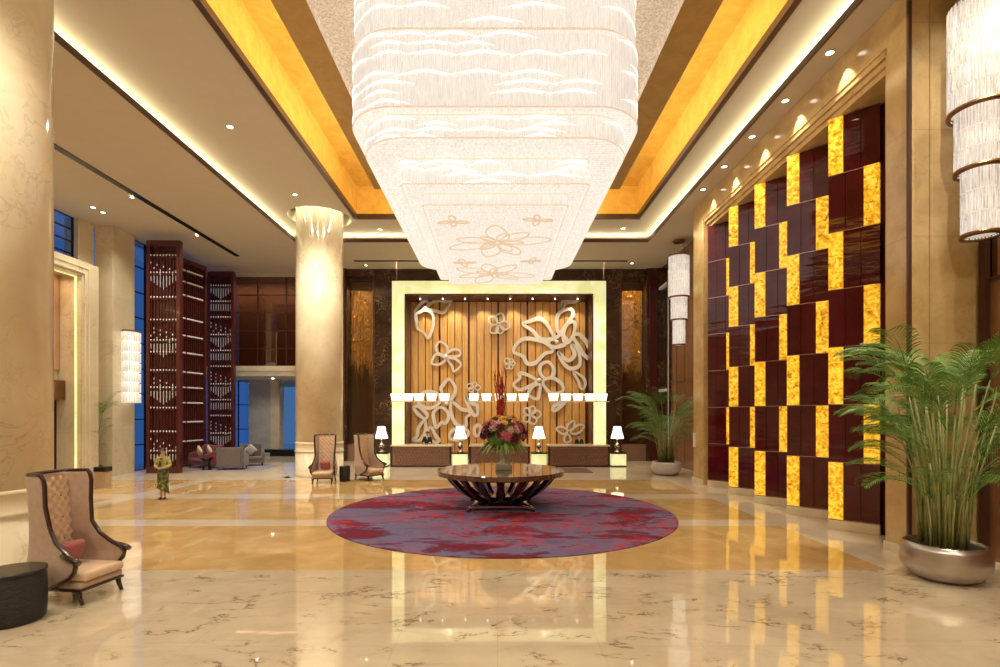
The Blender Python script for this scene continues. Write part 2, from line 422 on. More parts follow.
uc.box(TX, 8.4, -7, 26.2, ZB, ZB+.1); uc.box(-TX, TX, TY, 26.2, ZB, ZB+.1)
uc.lathe([(1.40, ZB+.05), (1.40, ZB+.9)], 64, (CX, CY), False)
uc.box(-9.6, -6.45, 21.6, 24.8, ZB+.9, ZB+.95)
uc.box(-10.9, -10.85, -7, 26.2, ZA+.12, ZB+.1); uc.box(8.35, 8.4, -7, 26.2, ZA+.12, ZB+.1); uc.box(-10.9, 8.4, 26.15, 26.2, ZA+.12, ZB+.1)
struct('ceiling_upper', uc, 'ceiling')
tr = MB(); tr.box(-TX-.08, -TX, -7, TY, ZB+.1, ZT); tr.box(TX, TX+.08, -7, TY, ZB+.1, ZT); tr.box(-TX-.08, TX+.08, TY, TY+.08, ZB+.1, ZT)
tr.box(-TX-.08, TX+.08, -7, TY+.08, ZT, ZT+.08)
struct('ceiling_gold_tray', tr, 'goldleaf')
struct('ceiling_gold_panel', MB().box(-5.03, 5.03, -7, 21.1, ZI, ZI+.10), 'goldpanel')
t1 = MB(); t1.box(-TX-.14, -TX+.02, -7, TY+.14, ZB-.06, ZB+.14); t1.box(TX-.02, TX+.14, -7, TY+.14, ZB-.06, ZB+.14); t1.box(-TX+.02, TX-.02, TY-.02, TY+.14, ZB-.06, ZB+.14)
struct('trim_1', t1, 'dark_trim')
t2 = MB(); t2.box(XL-.02, XL+.03, -7, 25.17, ZA-.03, ZA+.13); t2.box(XR-.03, XR+.02, -7, 25.17, ZA-.03, ZA+.13); t2.box(XL-.02, XR+.02, 25.17, 25.22, ZA-.03, ZA+.13)
struct('trim_2', t2, 'dark_trim')
struct('trim_3', MB().box(-14.0, -13.75, 10, 27.5, ZA-.03, ZA+.01), 'black')      # slot in the left ceiling
struct('trim_4', MB().box(-7.9, 7.2, 28.3, 28.48, ZA-.02, ZA+.01), 'black')
struct('wall_rear', MB().box(-19.6, 9.9, -7.2, -7, 0, ZT), 'cream_wall')

# right wall
wr = MB()
wr.box(8.1, 8.5, 10.1, 21.2, 10.43, ZA); wr.box(8.1, 8.5, 20.2, 21.2, 0, 10.43); wr.box(8.1, 8.5, 10.1, 10.7, 0, 10.43)
wr.box(8.5, 9.7, 10.1, 10.3, 0, ZA); wr.box(8.5, 9.7, 21.0, 21.2, 0, ZA); wr.box(9.12, 9.2, 10.3, 21.0, 0, ZA); wr.box(8.3, 9.12, 10.7, 20.2, 10.02, 10.43); wr.box(8.5, 9.12, 10.3, 21.0, 10.43, 10.6)
struct('wall_right', wr, 'gold_marble', bevel=.01)
fr = MB()
for i, (d, z0, z1) in enumerate(((.04, 10.28, 10.43), (.10, 10.14, 10.28), (.16, 10.0, 10.14))):
    fr.box(8.1+d-.02, 8.5, 10.7, 20.2, z0, z1)
    fr.box(8.1+d-.02, 8.5, 10.7+.0+.03*i, 10.72+.03*i+.03, .0, z1); fr.box(8.1+d-.02, 8.5, 20.2-.06*i-.06, 20.2-.06*i, 0, z1)
struct('trim_5', fr, 'gold_marble', bevel=.008)
struct('trim_6', MB().box(8.06, 8.12, 10.06, 10.12, 0, ZA), 'dark_trim')
struct('baseboard_right', MB().box(8.04, 8.1, 20.2, 21.24, 0, .18).box(8.04, 8.1, 10.1, 10.7, 0, .18).box(8.1, 9.5, 10.04, 10.1, 0, .18), 'cream')
wf = MB(); wf.box(9.5, 9.7, 21.2, 28.0, 0, ZA); struct('wall_right_far', wf, 'wallwood')
g = MB()
for y in (22.4, 23.6, 24.8, 26.0, 27.2): g.box(9.485, 9.5, y-.012, y+.012, 0, ZA)
for z in (2.2, 4.4, 6.6, 8.8): g.box(9.485, 9.5, 21.2, 28, z-.01, z+.01)
struct('trim_7', g, 'dark_trim')
wp = MB(); wp.box(9.35, 9.7, 28.0, 28.25, 0, ZA); wp.box(9.35, 9.7, 29.75, 30.0, 0, ZA); wp.box(9.55, 9.7, 28.25, 29.75, 0, ZA)
struct('wall_right_portal', wp, 'emperador')
struct('trim_8', MB().box(9.32, 9.36, 28.0, 28.05, 0, 10.6).box(9.36, 9.55, 28.25, 29.75, 4.0, 4.15).box(9.36, 9.55, 28.25, 29.75, 9.9, 10.05), 'pearl_glow')
wn = MB(); wn.box(9.5, 9.7, -7, 10.1, 0, 5.4); struct('wall_right_near', wn, 'wallwood')
struct('wall_right_mirror', MB().box(9.52, 9.7, -7, 10.1, 5.4, ZA), 'mirror')
t9 = MB()
for y in (9.98, 9.2, 7.4, 5.6): t9.box(9.40, 9.5, y-.08, y+.05, 0, ZA)
t9.box(9.46, 9.5, -7, 10.0, 5.36, 5.44); struct('trim_9', t9, 'dark_trim')

o = MB().box(8.05, 8.10, 20.95, 21.13, 1.42, 2.0).build('wall_plate', 'shirt', bevel=.005); tag(o, 'small upright white plate on the far end of the amber wall pier', 'wall plate')
# feature wall: sawtooth modules of burgundy glass and amber onyx
fw = thing('feature_wall_panelling', 'tall feature wall of burgundy glass squares and glowing amber onyx strips', 'wall panelling', (8.3, 15.3, 0))
def FB(): return MB()
lab_rows = []
Z0, RH = .24, 1.395
def mod_pt(k, s):       # s 0 = near deep edge, 1 = far edge at the wall face; each slab stands turned about 45 degrees
    yf = 12.6+1.8*k
    return Vector((8.86-.74*s-8.3, yf-.72+.72*s-15.3))
NV = Vector((-.72, -.74)).normalized()
def slab(mb, k, a, b2, f, d, z0, z1):
    p = mod_pt(k, a); q = mod_pt(k, b2)
    return mb.prism([tuple(p+NV*f), tuple(p+NV*(f-d)), tuple(q+NV*(f-d)), tuple(q+NV*f)], z0, z1)
for k in range(5):
    for r_ in range(7):
        odd = r_ % 2 == 0
        z0, z1 = Z0+RH*r_, Z0+RH*(r_+1)
        if odd: parts = [(0, .36, 'd'), (.36, .70, 'd'), (.70, 1, 'y' if k < 4 else 'd')]
        else: parts = [(0, .30, 'y'), (.30, .66, 'd'), (.66, 1, 'd')]
        for a, b2, t in parts:
            f = 0 if t == 'd' else (.09 if not odd else .02)
            slab(MB(), k, a+.006, b2-.006, f, .05+f, z0+.012, z1-.012).build('onyx_panel' if t == 'y' else 'glass_panel', 'onyx_gold' if t == 'y' else 'lacquer', fw)
        slab(MB(), k, 0, 1, .012, .05, z0-.010, z0+.010).build('metal_strip', 'strip', fw)
    slab(MB(), k, 0, 1, .06, .3, 0, .225).build('stone_plinth', 'cream', fw, bevel=.01)
    p = mod_pt(k, 0); q = mod_pt(k, 1)
    MB().prism([(q.x+.03, q.y-.02), (q.x+.08, q.y+.03), (p.x+.04, q.y+1.0), (p.x+.02, q.y+.95)], 0, 10.0).build('return_panel', 'wood_dark', fw)
MB().box(.66, .78, -4.98, 4.88, .0, 10.0).build('backing_board', 'wood_dark', fw)

# left wall: portal, piers, windows
wl = MB(); WX = -17.2
wl.box(-18.6, WX, -7, 13.0, 0, ZA)
wl.box(-18.6, -18.0, 13, 19.4, 9.1, ZA); wl.box(-18.6, WX, 13, 14, 0, 9.1)
wl.box(-18.6, WX, 21.3, 22.2, 0, 9.1); wl.box(-18.6, WX, 14, 21.3, 8.5, 9.1)
wl.box(-18.6, -18.0, 22.2, 22.95, 0, ZA); wl.box(-18.6, -18.0, 22.1, 22.2, 9.1, ZA)
wl.box(-18.0, WX, 23.0, 24.4, 0, ZA)
wl.box(-18.6, -18.2, 14, 21.3, 4.0, 8.5)
struct('wall_left', wl, 'cream_wall', bevel=.012)
ps = MB()
for d in (0, .12): ps.box(WX-.0, WX+.05-d*.2, 21.3+.1+d*2, 21.36+.1+d*2, 0, 8.6+d*2); ps.box(WX, WX+.05-d*.2, 14, 21.46+d*2, 8.6+d*2, 8.66+d*2)
struct('trim_10', ps, 'cream')
struct('wall_left_lining', MB().box(-18.19, -18.1, 14, 21.25, 4.6, 8.5), plain('rosy_wall_marble', (.52,.30,.17), .25))
struct('trim_11', MB().box(WX-.25, WX-.2, 21.22, 21.28, 0, 8.45).box(WX-.25, WX-.2, 14, 21.28, 8.42, 8.48), 'onyx_pale')
area('portal_lamp', (WX-.45, 18, 8.35), (.5, 6), 90, (1,.7,.4), (0,0,-1))
def window(idx, x, y0, y1, z0, z1, cols, rows, axis='x', fm='black', gm='pane'):
    f = MB(); pn = MB(); t = .05
    def bb(m_, a0, a1, b0, b1, d):
        if axis == 'x': m_.box(x-d, x+d, a0, a1, b0, b1)
        else: m_.box(a0, a1, x-d, x+d, b0, b1)
    for i in range(cols+1):
        a = y0+(y1-y0)*i/cols; bb(f, a-t/2, a+t/2, z0, z1, .05)
    for i in range(rows+1):
        a = z0+(z1-z0)*i/rows; bb(f, y0, y1, a-t/2, a+t/2, .045)
    bb(pn, y0, y1, z0, z1, .006)
    o = struct('window_%d' % idx, f, fm); pn.build('pane', gm, o)
window(1, -18.25, 19.4, 22.1, 9.1, ZA, 2, 4)
window(2, -17.6, 24.4, 30.9, 0, ZA, 5, 9)
window(3, -18.3, 14, 21.3, 0, 3.35, 4, 1, 'x', 'dark_trim', 'pane_bronze')
struct('trim_16', MB().box(-18.2, -17.85, 14, 21.25, 3.35, 4.15), 'bronze', bevel=.01)
struct('wall_left_inner', MB().box(-19.6, -19.5, 13, 21.4, 0, 4.2), 'cream_wall')
struct('wall_left_far', MB().box(-18.6, -17.9, 30.9, 31.2, 0, ZA), 'cream_wall')

# back wall: dark marble, niches, onyx frame, plank wall
bw = MB(); XO0, XO1 = -6.07, 6.30
bw.box(-9.3, -8.75, YB-.15, 31.9, 0, ZA)
bw.box(-7.15, XO0, YB, 31.9, 0, ZA); bw.box(XO0, XO1, YB, 31.9, 10.42, ZA); bw.box(XO1, 7.2, YB, 31.9, 0, ZA)
bw.box(8.7, 9.7, YB-.15, 31.9, 0, ZA)
bw.box(-8.75, -7.15, 31.2, 31.9, 0, ZA); bw.box(7.2, 8.7, 31.2, 31.9, 0, ZA)
bw.box(-8.75, -7.15, YB, 31.2, 10.75, ZA); bw.box(7.2, 8.7, YB, 31.2, 10.75, ZA)
struct('wall_back', bw, 'emperador', bevel=.01)
struct('trim_12', MB().box(-9.3, -8.85, YB-.2, YB-.15, 0, ZA).box(8.85, 9.3, YB-.2, YB-.15, 0, ZA).box(7.2, 7.27, YB-.04, YB, 0, ZA).box(-7.22, -7.15, YB-.04, YB, 0, ZA), 'wood_dark')
of = MB(); of.box(XO0, XO0+.70, 29.7, 30.3, 0, 10.42); of.box(XO1-.70, XO1, 29.7, 30.3, 0, 10.42); of.box(XO0+.70, XO1-.70, 29.7, 30.3, 9.72, 10.42)
o = of.build('onyx_frame', 'onyx_pale', bevel=.01); tag(o, 'huge glowing pale green onyx frame around the reception wall', 'frame')
ij = MB(); ij.box(XO0+.70, XO0+.78, 29.85, 31.7, 0, 9.72); ij.box(XO1-.78, XO1-.70, 29.85, 31.7, 0, 9.72); ij.box(XO0+.7, XO1-.7, 29.85, 31.7, 9.66, 9.72)
struct('trim_13', ij, 'wood_dark')
pk = thing('plank_wall', 'golden brown vertical plank wall behind the reception desks', 'wall panelling', (0, 31.6, 0))
a0, a1 = XO0+.78, XO1-.78; npk = 24; wpk = (a1-a0)/npk
MB().box(a0, a1, .07, .15, 0, 9.66).build('backing_board', 'wood_dark', pk)
for i in range(npk):
    gap = .10 if i % 4 == 3 else .028
    MB().box(a0+i*wpk+.014, a0+(i+1)*wpk-gap, -.03 if i % 2 else 0, .07, 0, 9.62).build('plank', 'plank', pk, bevel=.006)
for i in range(6):
    x = a0+(a1-a0)*(i+.5)/6
    spot('plank_wall_lamp', (x, 30.9, 9.55), 190, WARM, (0, .16, -1), 100, .8, .05)
for i in range(8):
    x = a0+(a1-a0)*(i+.5)/8
    o = MB().lathe([(.03, 9.62), (.03, 9.66)], 12, (x, 30.9)).build('spotlight', 'bulb'); tag(o, 'tiny spotlight in the top of the reception recess', 'light', 'spotlights above the plank wall')

# niches with gold bead curtains
for side, x0, x1 in (('left', -8.75, -7.15), ('right', 7.2, 8.7)):
    nc = thing('bead_curtain_niche', 'tall dark glass niche with a golden bead curtain, %s of the reception wall' % side, 'display niche', ((x0+x1)/2, 30.4, 0), 0)
    hw = (x1-x0)/2; rnd = random.Random(3 if side == 'left' else 5)
    MB().box(-hw, hw, .65, .75, .1, 10.7).build('back_panel', 'mirror' if 0 else plain('brown_niche_back', (.10,.05,.025), .3), nc)
    bd = MB(); st = MB()
    for r_ in range(4):
        ns = 15
        for i in range(ns):
            x = -hw+.12+(2*hw-.24)*i/(ns-1)+rnd.uniform(-.02,.02); y = .1+r_*.13
            bot = 5.4+ .9*math.sin(i*.8+r_)*.6+rnd.uniform(-.3,.5)
            st.box(x-.003, x+.003, y-.003, y+.003, 1.0, 10.6)
            z = 10.0
            while z > bot:
                if rnd.random() < .75: bd.ball((x+rnd.uniform(-.02,.02), y, z), rnd.uniform(.02,.036), 6, 4)
                z -= rnd.uniform(.07, .16)
            z = bot
            while z > 1.4:
                if rnd.random() < .4: bd.ball((x, y, z), .013, 4, 3)
                z -= .28
    o = bd.build('beads', 'gold_bead', nc); o['kind'] = 'stuff'
    o = st.build('threads', 'bronze', nc); o['kind'] = 'stuff'
    MB().box(-hw, hw, -.30, -.28, .9, 10.7).build('glass_front', 'pane_niche', nc)
    MB().box(-hw, hw, -.40, .75, 0, .95).build('carved_base', 'desk_front', nc, bevel=.02)
    for dx in (-.5, 0, .5): spot('niche_lamp', ((x0+x1)/2+dx, 30.2, 10.65), 330, (1,.75,.4), (0, .05, -1), 70, .7, .05)

# mezzanine wall with glass grid; corridor beneath
mz = MB(); mz.box(-18.6, -9.3, 31.0, 31.3, 11.0, ZA); mz.box(-18.6, -9.3, 30.95, 31.6, 5.02, 5.32)
struct('wall_mezzanine', mz, 'ceiling')
struct('trim_14', MB().box(-17.9, -9.3, 30.9, 30.95, 5.32, 5.62), 'cream')
window(4, 31.1, -17.9, -9.3, 5.62, 11.0, 5, 5, 'y', 'dark_trim', 'pane_bronze')
mzb = MB(); mzb.box(-18.6, -9.0, 33.2, 33.4, 5.3, ZA); mzb.box(-18.6, -9.0, 31.3, 33.4, 5.1, 5.3); mzb.box(-18.6, -9.0, 31.3, 33.4, ZA, ZA+.1); mzb.box(-9.3, -9.1, 31.3, 33.2, 5.3, ZA); mzb.box(-18.6, -18.4, 31.3, 33.2, 5.3, ZA)
struct('wall_mezzanine_back', mzb, plain('brown_gallery_wall', (.36,.21,.13), .6))
area('gallery_lamp', (-13.5, 32.3, 11.0), (8, .4), 130, WARM, (0, .2, -1))
co = MB(); co.box(-18.6, -9.0, 31.6, 45, 5.02, 5.15)
struct('ceiling_corridor', co, 'ceiling')
cw = MB(); cw.box(-16.9, -15.4, 35.0, 35.6, 0, 5.02); cw.box(-9.3, -9.1, 31.9, 45, 0, 5.02)
struct('wall_corridor', cw, 'grey_marble')
struct('trim_15', MB().box(-15.4, -14.8, 34.95, 35.7, 0, 5.02), 'cream')
window(5, 35.3, -18.6, -16.9, 0, 5.02, 2, 3, 'y')
window(6, 41.0, -15.0, -9.3, 0, 5.02, 6, 2, 'y')
window(7, -18.5, 31.2, 35.3, 0, 5.02, 3, 3)
pl = thing('stone_bench', 'long low black stone bench in the far corridor behind the armchairs', 'bench', (-12.4, 33.6, 0))
MB().box(-2.8, 2.8, -.4, .4, .22, .42).build('seat', 'black', pl, bevel=.03); MB().box(-2.3, 2.3, -.3, .3, 0, .22).build('base', 'black', pl)
for x in (-15.5, -12.8, -10.5): spot('corridor_lamp', (x, 33.4, 4.95), 90, WARM, (0,0,-1), 120, .8, .04)
for i, (x, y) in enumerate(((-11.9, 33.0), (-11.2, 35.0), (-14.4, 33.0))):
    o = MB().lathe([(.08, 4.98), (.08, 5.02)], 14, (x, y)).build('downlight', 'bulb'); tag(o, 'small recessed downlight in the corridor ceiling', 'light', 'corridor downlights')

# ------------------------------------------------------------------ round columns
def column(x, y, r, label, zt):
    c = thing('marble_column', label, 'column', (x, y, 0))
    MB().lathe([(r, 1.52), (r, zt)], 96).build('shaft', 'cream', c)
    MB().lathe([(r+.03, 0), (r+.03, .12), (r+.012, .14), (r+.012, 1.08)], 96).build('base_drum', 'cream', c)
    MB().lathe([(r+.012, 1.08), (r+.035, 1.10), (r+.035, 1.14), (r+.015, 1.16), (r+.015, 1.44), (r+.035, 1.46), (r+.035, 1.50), (r, 1.53)], 96).build('moulded_band', 'cream', c)
    return c
column(CX, CY, CR, 'round cream marble column in the middle distance with a lit ring at its top', 12.5)
column(-9.1, 9.0, CR, 'big round cream marble column at the left edge behind the large wing chair', 12.9)
for k in range(12):
    a = 2*PI*(k+.3)/12
    spot('column_ring_lamp', (CX+1.22*math.cos(a), CY+1.22*math.sin(a), ZB+.6), 45, (1,.96,.72), (-math.cos(a)*.10, -math.sin(a)*.10, -1), 75, .6, .03)

# ------------------------------------------------------------------ downlights
def zat(px, py, z):
    Y = F*(z-EYE)/(VY-py); return (px-VX)/F*Y, Y
dl0 = thing('downlight', 'x', 'light')
MB().lathe([(.085, -.012), (.085, .02), (.115, .02), (.115, -.02), (.085, -.02)], 20, cap=False).build('ring', 'chrome', dl0)
MB().lathe([(.082, -.008), (.082, .01)], 20).build('lamp', 'bulb', dl0)
DL = [(93,207,ZA,'left of a pair in the left ceiling near the windows'), (103,212,ZA,'right of a pair in the left ceiling near the windows'),
 (132,197,ZA-.03,'small spotlight nearer in the black ceiling slot at left'), (197,235,ZA-.03,'small spotlight farther along the black ceiling slot at left'),
 (230,126,ZB,'recessed downlight in the left ceiling beside the cove'), (295,194,ZB,'recessed downlight just in front of the lit column top'),
 (380,229,ZB,'recessed downlight left of the gold tray corner'), (623,228,ZB,'recessed downlight right of the gold tray corner'),
 (366,265,ZA,'recessed downlight over the left end of the reception'), (632,263,ZA,'recessed downlight over the right end of the reception')]
for i, (px, py, z, lb) in enumerate(DL):
    x, y = zat(px, py, z); r = dup(dl0, (x, y, z-.01), None, lb if 'downlight' in lb or 'spotlight' in lb else 'recessed downlight, '+lb); r.scale = (.8,.8,1) if 'spot' in lb else (1,1,1)
    spot('downlight_beam', (x, y, z-.06), 160, WARM, (0,0,-1), 100, .8)
names5 = ['nearest', 'second', 'middle', 'fourth', 'farthest']
for i, (px, py) in enumerate(((834,52), (790,100), (756,136), (729,166), (707,189))):
    x, y = zat(px, py, ZA); x = 7.72
    dup(dl0, (x, y, ZA-.01), None, 'recessed downlight along the amber feature wall, %s of the five from the viewer' % names5[i])
    spot('wall_washer', (x+.1, y, ZA-.06), 260, WARM, (.14, 0, -1), 62, .5, .03)
bpy.data.objects.remove([c for c in dl0.children][0]); bpy.data.objects.remove([c for c in dl0.children][0]); bpy.data.objects.remove(dl0)
# unseen fill lamps added behind and above the viewer, and the general ceiling lamps
for x in (-8, 0, 6.9):
    for y in (-4, 1.5):
        spot('near_fill_lamp', (x, y, ZA-.1 if x > 0 else ZB-.1), 1500, WARM, (0, .12, -1), 130, .8, .05)
for (x, y, e, dx) in ((-15.8, 12, 700, 0), (-15.8, 18, 700, 0), (-12, 10, 900, 0), (-12, 16, 900, 0), (-12, 22, 900, 0), (-8, 15, 900, 0), (-6.9, 6, 1000, 0), (-15.4, 22, 600, 0), (-13.5, 26, 500, 0), (-13.5, 29, 500, 0), (7.6, 8, 700, 0)):
    spot('ceiling_lamp', (x, y, ZA-.1), e, WARM, (dx, 0, -1), 135, .8, .05)
for x in (-5.5, -2, 2, 5.5): spot('reception_lamp', (x, 27.2, ZA-.1), 700, WARM, (0, 0, -1), 110, .8, .1)
for x in (-6.9, 6.9):
    spot('hall_lamp', (x, 20, ZB-.1), 700, WARM, (0, 0, -1), 120, .8, .15)
spot('column_fill_spot', (-6.5, 17.0, ZB-.1), 3200, WARM, (-1.5, 6.2, -6.5), 75, .9, .04)  # added spots without fixtures, only to brighten the two columns
spot('column_fill_spot', (-6.6, 5.0, ZB-.1), 1500, WARM, (-2.4, 4.0, -6), 50, .9, .04)
spot('plank_wash', (-3, 27.0, ZA-.1), 900, WARM, (0, 4.5, -5), 60, .9, .04); spot('plank_wash', (3, 27.0, ZA-.1), 900, WARM, (0, 4.5, -5), 60, .9, .04)
spot('pendant_bay_lamp', (8.9, 23.5, ZA-.1), 500, WARM, (.1, 0, -1), 80, .7, .1)
spot('wing_chair_lamp', (-7.2, 7.0, ZA-.1), 700, WARM, (0, 0.03, -1), 40, .7, .1)
spot('palm_lamp', (8.2, 8.0, ZA-.1), 900, WARM, (-.02, .1, -1), 50, .7, .1)
spot('pillar_face_fill', (8.9, 8.4, ZA-.1), 1500, (1,.82,.5), (0, .17, -1), 60, .7, .1)  # added fill spot that brightens the golden pier face

# ------------------------------------------------------------------ chandelier
def rrect(hx, y0, y1, r, n=10):
    pts = []
    for (cx, cy, a0_) in ((hx-r, y0+r, -90), (hx-r, y1-r, 0), (-hx+r, y1-r, 90), (-hx+r, y0+r, 180)):
        for k in range(n+1):
            a = R(a0_+90*k/n); pts.append((cx+r*math.cos(a), cy+r*math.sin(a)))
    return pts
def resample(pts, step):
    m = len(pts); out = []; acc = 0
    for i in range(m):
        a = Vector(pts[i]); b = Vector(pts[(i+1)%m]); L = (b-a).length
        if L < 1e-9: continue
        t = (b-a)/L
        while acc < L:
            out.append((a+t*acc, t)); acc += step
        acc -= L
    return out
ch = thing('chandelier', 'colossal tiered rectangular crystal chandelier hanging from the gold ceiling', 'chandelier', (-.04, 14.9, 0))
YC = 14.9
tiers = [  # name, hx, y0, y1, r, z0, z1, arcs
 (2.88, 9.75, 19.6, 1.0, 10.12, 11.75, 3),
 (2.91, 9.72, 19.6, 1.0, 8.62, 10.08, 4),
 (2.68, 9.95, 19.2, .9, 8.15, 8.60, 2),
 (1.97, 10.75, 18.5, .12, 7.62, 8.14, 2),
 (1.58, 11.2, 18.1, .10, 7.36, 7.60, 0)]
for ti, (hx, y0, y1, r, z0, z1, na) in enumerate(tiers):
    t = bpy.data.objects.new('crystal_tier', None); C.objects.link(t); t.parent = ch
    per = rrect(hx, y0-YC, y1-YC, r)
    MB().prism(rrect(hx-.10, y0-YC+.10, y1-YC-.10, max(.05, r-.1)), z0+.06, z1, True).build('inner_glow', 'crystal_core', t)
    rods = MB()
    for j, (p, tg) in enumerate(resample(per, .045)):
        n_ = Vector((tg.y, -tg.x)); d = .016; jt = .012*((j*7)%3)
        pts = [p-tg*d, p+n_*d*1.3, p+tg*d]
        vs = [(q.x, q.y, z0-jt) for q in pts]+[(q.x, q.y, z1) for q in pts]
        rods.add(vs, [(0,1,4,3),(1,2,5,4),(2,1,0)])
    o = rods.build('crystal_rods', 'crystal', t); o['kind'] = 'stuff'
    # hanging swags in rows
    sw = MB(); rs_ = resample(rrect(hx+.02, y0-YC-.02, y1-YC+.02, r), .1)
    nn = len(rs_); rnd = random.Random(ti)
    for a_ in range(na*2):
        zc = z0+(z1-z0)*(a_+.8)/(na*2); i = rnd.randint(0, 9); lim_ = nn+i
        while i < lim_-12:
            wv = rnd.choice((8, 10, 10, 12)); hgt = rnd.uniform(.07, .13)
            if rnd.random() < (.75 if a_ % 2 else .35):
                pts = [(*rs_[(i+k) % nn][0], zc-hgt*abs(2*k/wv-1)**1.35) for k in range(wv+1)]
                sw.tube(pts, [.003+.009*(1-abs(2*k/wv-1)) for k in range(wv+1)], 4, cap=False)
                pts = [(p[0], p[1], p[2]-.035) for p in pts[2:-2]]; sw.tube(pts, .004, 4, cap=False)
            i += wv-1
    if na: o = sw.build('crystal_swags', 'crystal_arc', t); o['kind'] = 'stuff'
    rim = MB()
    for zz in (z0, z1): rim.tube([(x, y, zz) for x, y in rrect(hx+.012, y0-YC-.012, y1-YC+.012, r)], .018, 5, closed=True)
    rim.build('beaded_rim', 'crystal_edge', t)
    # underside ribs of crystal strands
    ub = MB(); y = y0+.15
    while y < y1-.1:
        ins = max(0, r-min(y-y0, y1-y)); xw = hx-.05-(r-math.sqrt(max(0, r*r-ins*ins)) if ins else 0)
        ub.box(-xw, xw, y-YC-.012, y-YC+.012, z0-.0, z0+.05); y += .09
    ub.build('underside_strands', 'crystal', t)
# flower figures in the lowest underside
fl = MB()
def flower_loops(cx, cy, s, n=5, seed=0, ratio=.42):
    rnd = random.Random(seed); out = []
    for k in range(n):
        a = 2*PI*k/n+rnd.uniform(-.25,.25); L = s*rnd.uniform(.8,1.1); wd = L*ratio
        pts = []
        for (u, v) in ((.12,0),(.45,.5),(.75,.42),(1,0.05),(.8,-.38),(.45,-.45)):
            pts.append((cx+math.cos(a)*u*L-math.sin(a)*v*wd, cy+math.sin(a)*u*L+math.cos(a)*v*wd))
        out.append(pts)
    return out
for (cx, cy, s, n_, sd) in ((.05, -1.3, 1.35, 7, 1), (.05, -1.3, .75, 5, 9), (-.1, 1.75, 1.30, 7, 2), (-.1, 1.75, .6, 5, 7), (-.95, .55, .38, 4, 3), (1.05, .35, .34, 4, 4), (1.0, -2.9, .33, 4, 5), (-1.0, -2.8, .36, 4, 6)):
    for lp in flower_loops(cx, cy, s, n_, sd):
        pts = [(p.x, p.y, 7.335) for p in catmull([(x, y, 0) for x, y in lp], 5)]
        for i in range(0, len(pts)): 
            fl.ball(pts[i], .026, 6, 4)
            q = (Vector(pts[i])+Vector(pts[(i+1)%len(pts)]))/2; fl.ball(q, .022, 6, 4)
fl.build('flower_beadwork', 'crystal_flower', ch)
cp = MB(); cp.prism(rrect(4.05, -6.4, 5.9, .15), 11.80, 11.96); 
cp.build('canopy', 'crystal_canopy', ch)
cr_ = MB()
for (p, tg) in resample(rrect(4.04, -6.39, 5.89, .15), .06):
    cr_.box(p.x-.012, p.x+.012, p.y-.012, p.y+.012, 11.66, 11.82)
cr_.build('canopy_fringe', 'crystal_canopy', ch)
MB().box(-3.5, 3.5, -5.5, 5, 11.95, 12.02).build('ceiling_plate', 'bronze', ch)
#area('chandelier_down_light', (.1, 14.9, 7.25), (2.8, 6.5), 260, (1,.86,.66), (0,0,-1), None)

# ------------------------------------------------------------------ crystal pendants at the right wall
def pendant(x, y, label):
    p = thing('crystal_pendant', label, 'pendant light', (x, y, 6.1), 0, None)
    for (r, z0, z1) in ((.26, 0, 1.22), (.35, 1.20, 2.32), (.45, 2.30, 4.3)):
        t = MB()
        rows = max(2, round((z1-z0)/.42)); hh = (z1-z0)/rows
        for q in range(rows):
            n = int(2*PI*r/.045)
            for k in range(n):
                a = 2*PI*(k+.5*(q%2))/n; c_, s_ = math.cos(a), math.sin(a); rr = r+.012*(k%2)
                zz0, zz1 = z0+q*hh+.02, z0+(q+1)*hh-.005
                d = .016
                b_ = [(rr*c_-s_*-d, rr*s_+c_*-d), ((rr+.025)*c_, (rr+.025)*s_), (rr*c_-s_*d, rr*s_+c_*d)]
                t.add([(u, v, zz0) for u, v in b_]+[(u, v, zz1) for u, v in b_], [(0,1,4,3),(1,2,5,4),(2,1,0)])
        tt = t.build('crystal_tier', 'pendant', p)
        MB().lathe([(r-.05, z0+.03), (r-.05, z1)], 32).build('glow_core', 'pendant_core', tt)
        MB().lathe([(r-.02, z0-.02), (r+.05, z0-.02), (r+.05, z0+.05), (r-.02, z0+.05)], 48, cap=False).build('metal_ring', 'bronze', tt)
    MB().lathe([(.47, 4.3), (.47, 4.36)], 48).build('top_plate', 'bronze', p)
    wr_ = MB()
    for a in (0, 2.1, 4.2): wr_.tube([(.3*math.cos(a), .3*math.sin(a), 4.36), (.22*math.cos(a), .22*math.sin(a), 5.02)], .008, 5)
    wr_.build('hanging_wires', 'bronze', p)
    MB().lathe([(.28, 5.0), (.28, 5.1)], 32).build('ceiling_rose', 'bronze', p)
    return p
pendant(8.95, 9.5, 'large near three-tiered crystal pendant at the top right edge above the big palm')
pendant(8.85, 25.0, 'distant three-tiered crystal pendant above the far palm, right of the reception')

# wall sconce on the left pier
s_ = thing('wall_sconce', 'tall glowing ribbed crystal wall sconce on the cream pier at left', 'wall light', (-16.9, 23.75, 0))
for q in range(7):
    z0 = 3.25+q*.47
    mb = MB()
    for k in range(26):
        a = 2*PI*k/26; mb.tube([(.30*math.cos(a), .42*math.sin(a), z0+.02), (.30*math.cos(a), .42*math.sin(a), z0+.44)], .038, 5)
    mb.build('crystal_ring', 'sconce', s_)
MB().lathe([(.26, 3.3), (.26, 6.5)], 24, sy=1.4).build('glow_core', 'sconce_core', s_)
MB().lathe([(.32, 6.54), (.32, 6.6)], 24, sy=1.35).box(-.3, -.1, -.1, .1, 4.5, 5.2).build('bracket', 'bronze', s_)

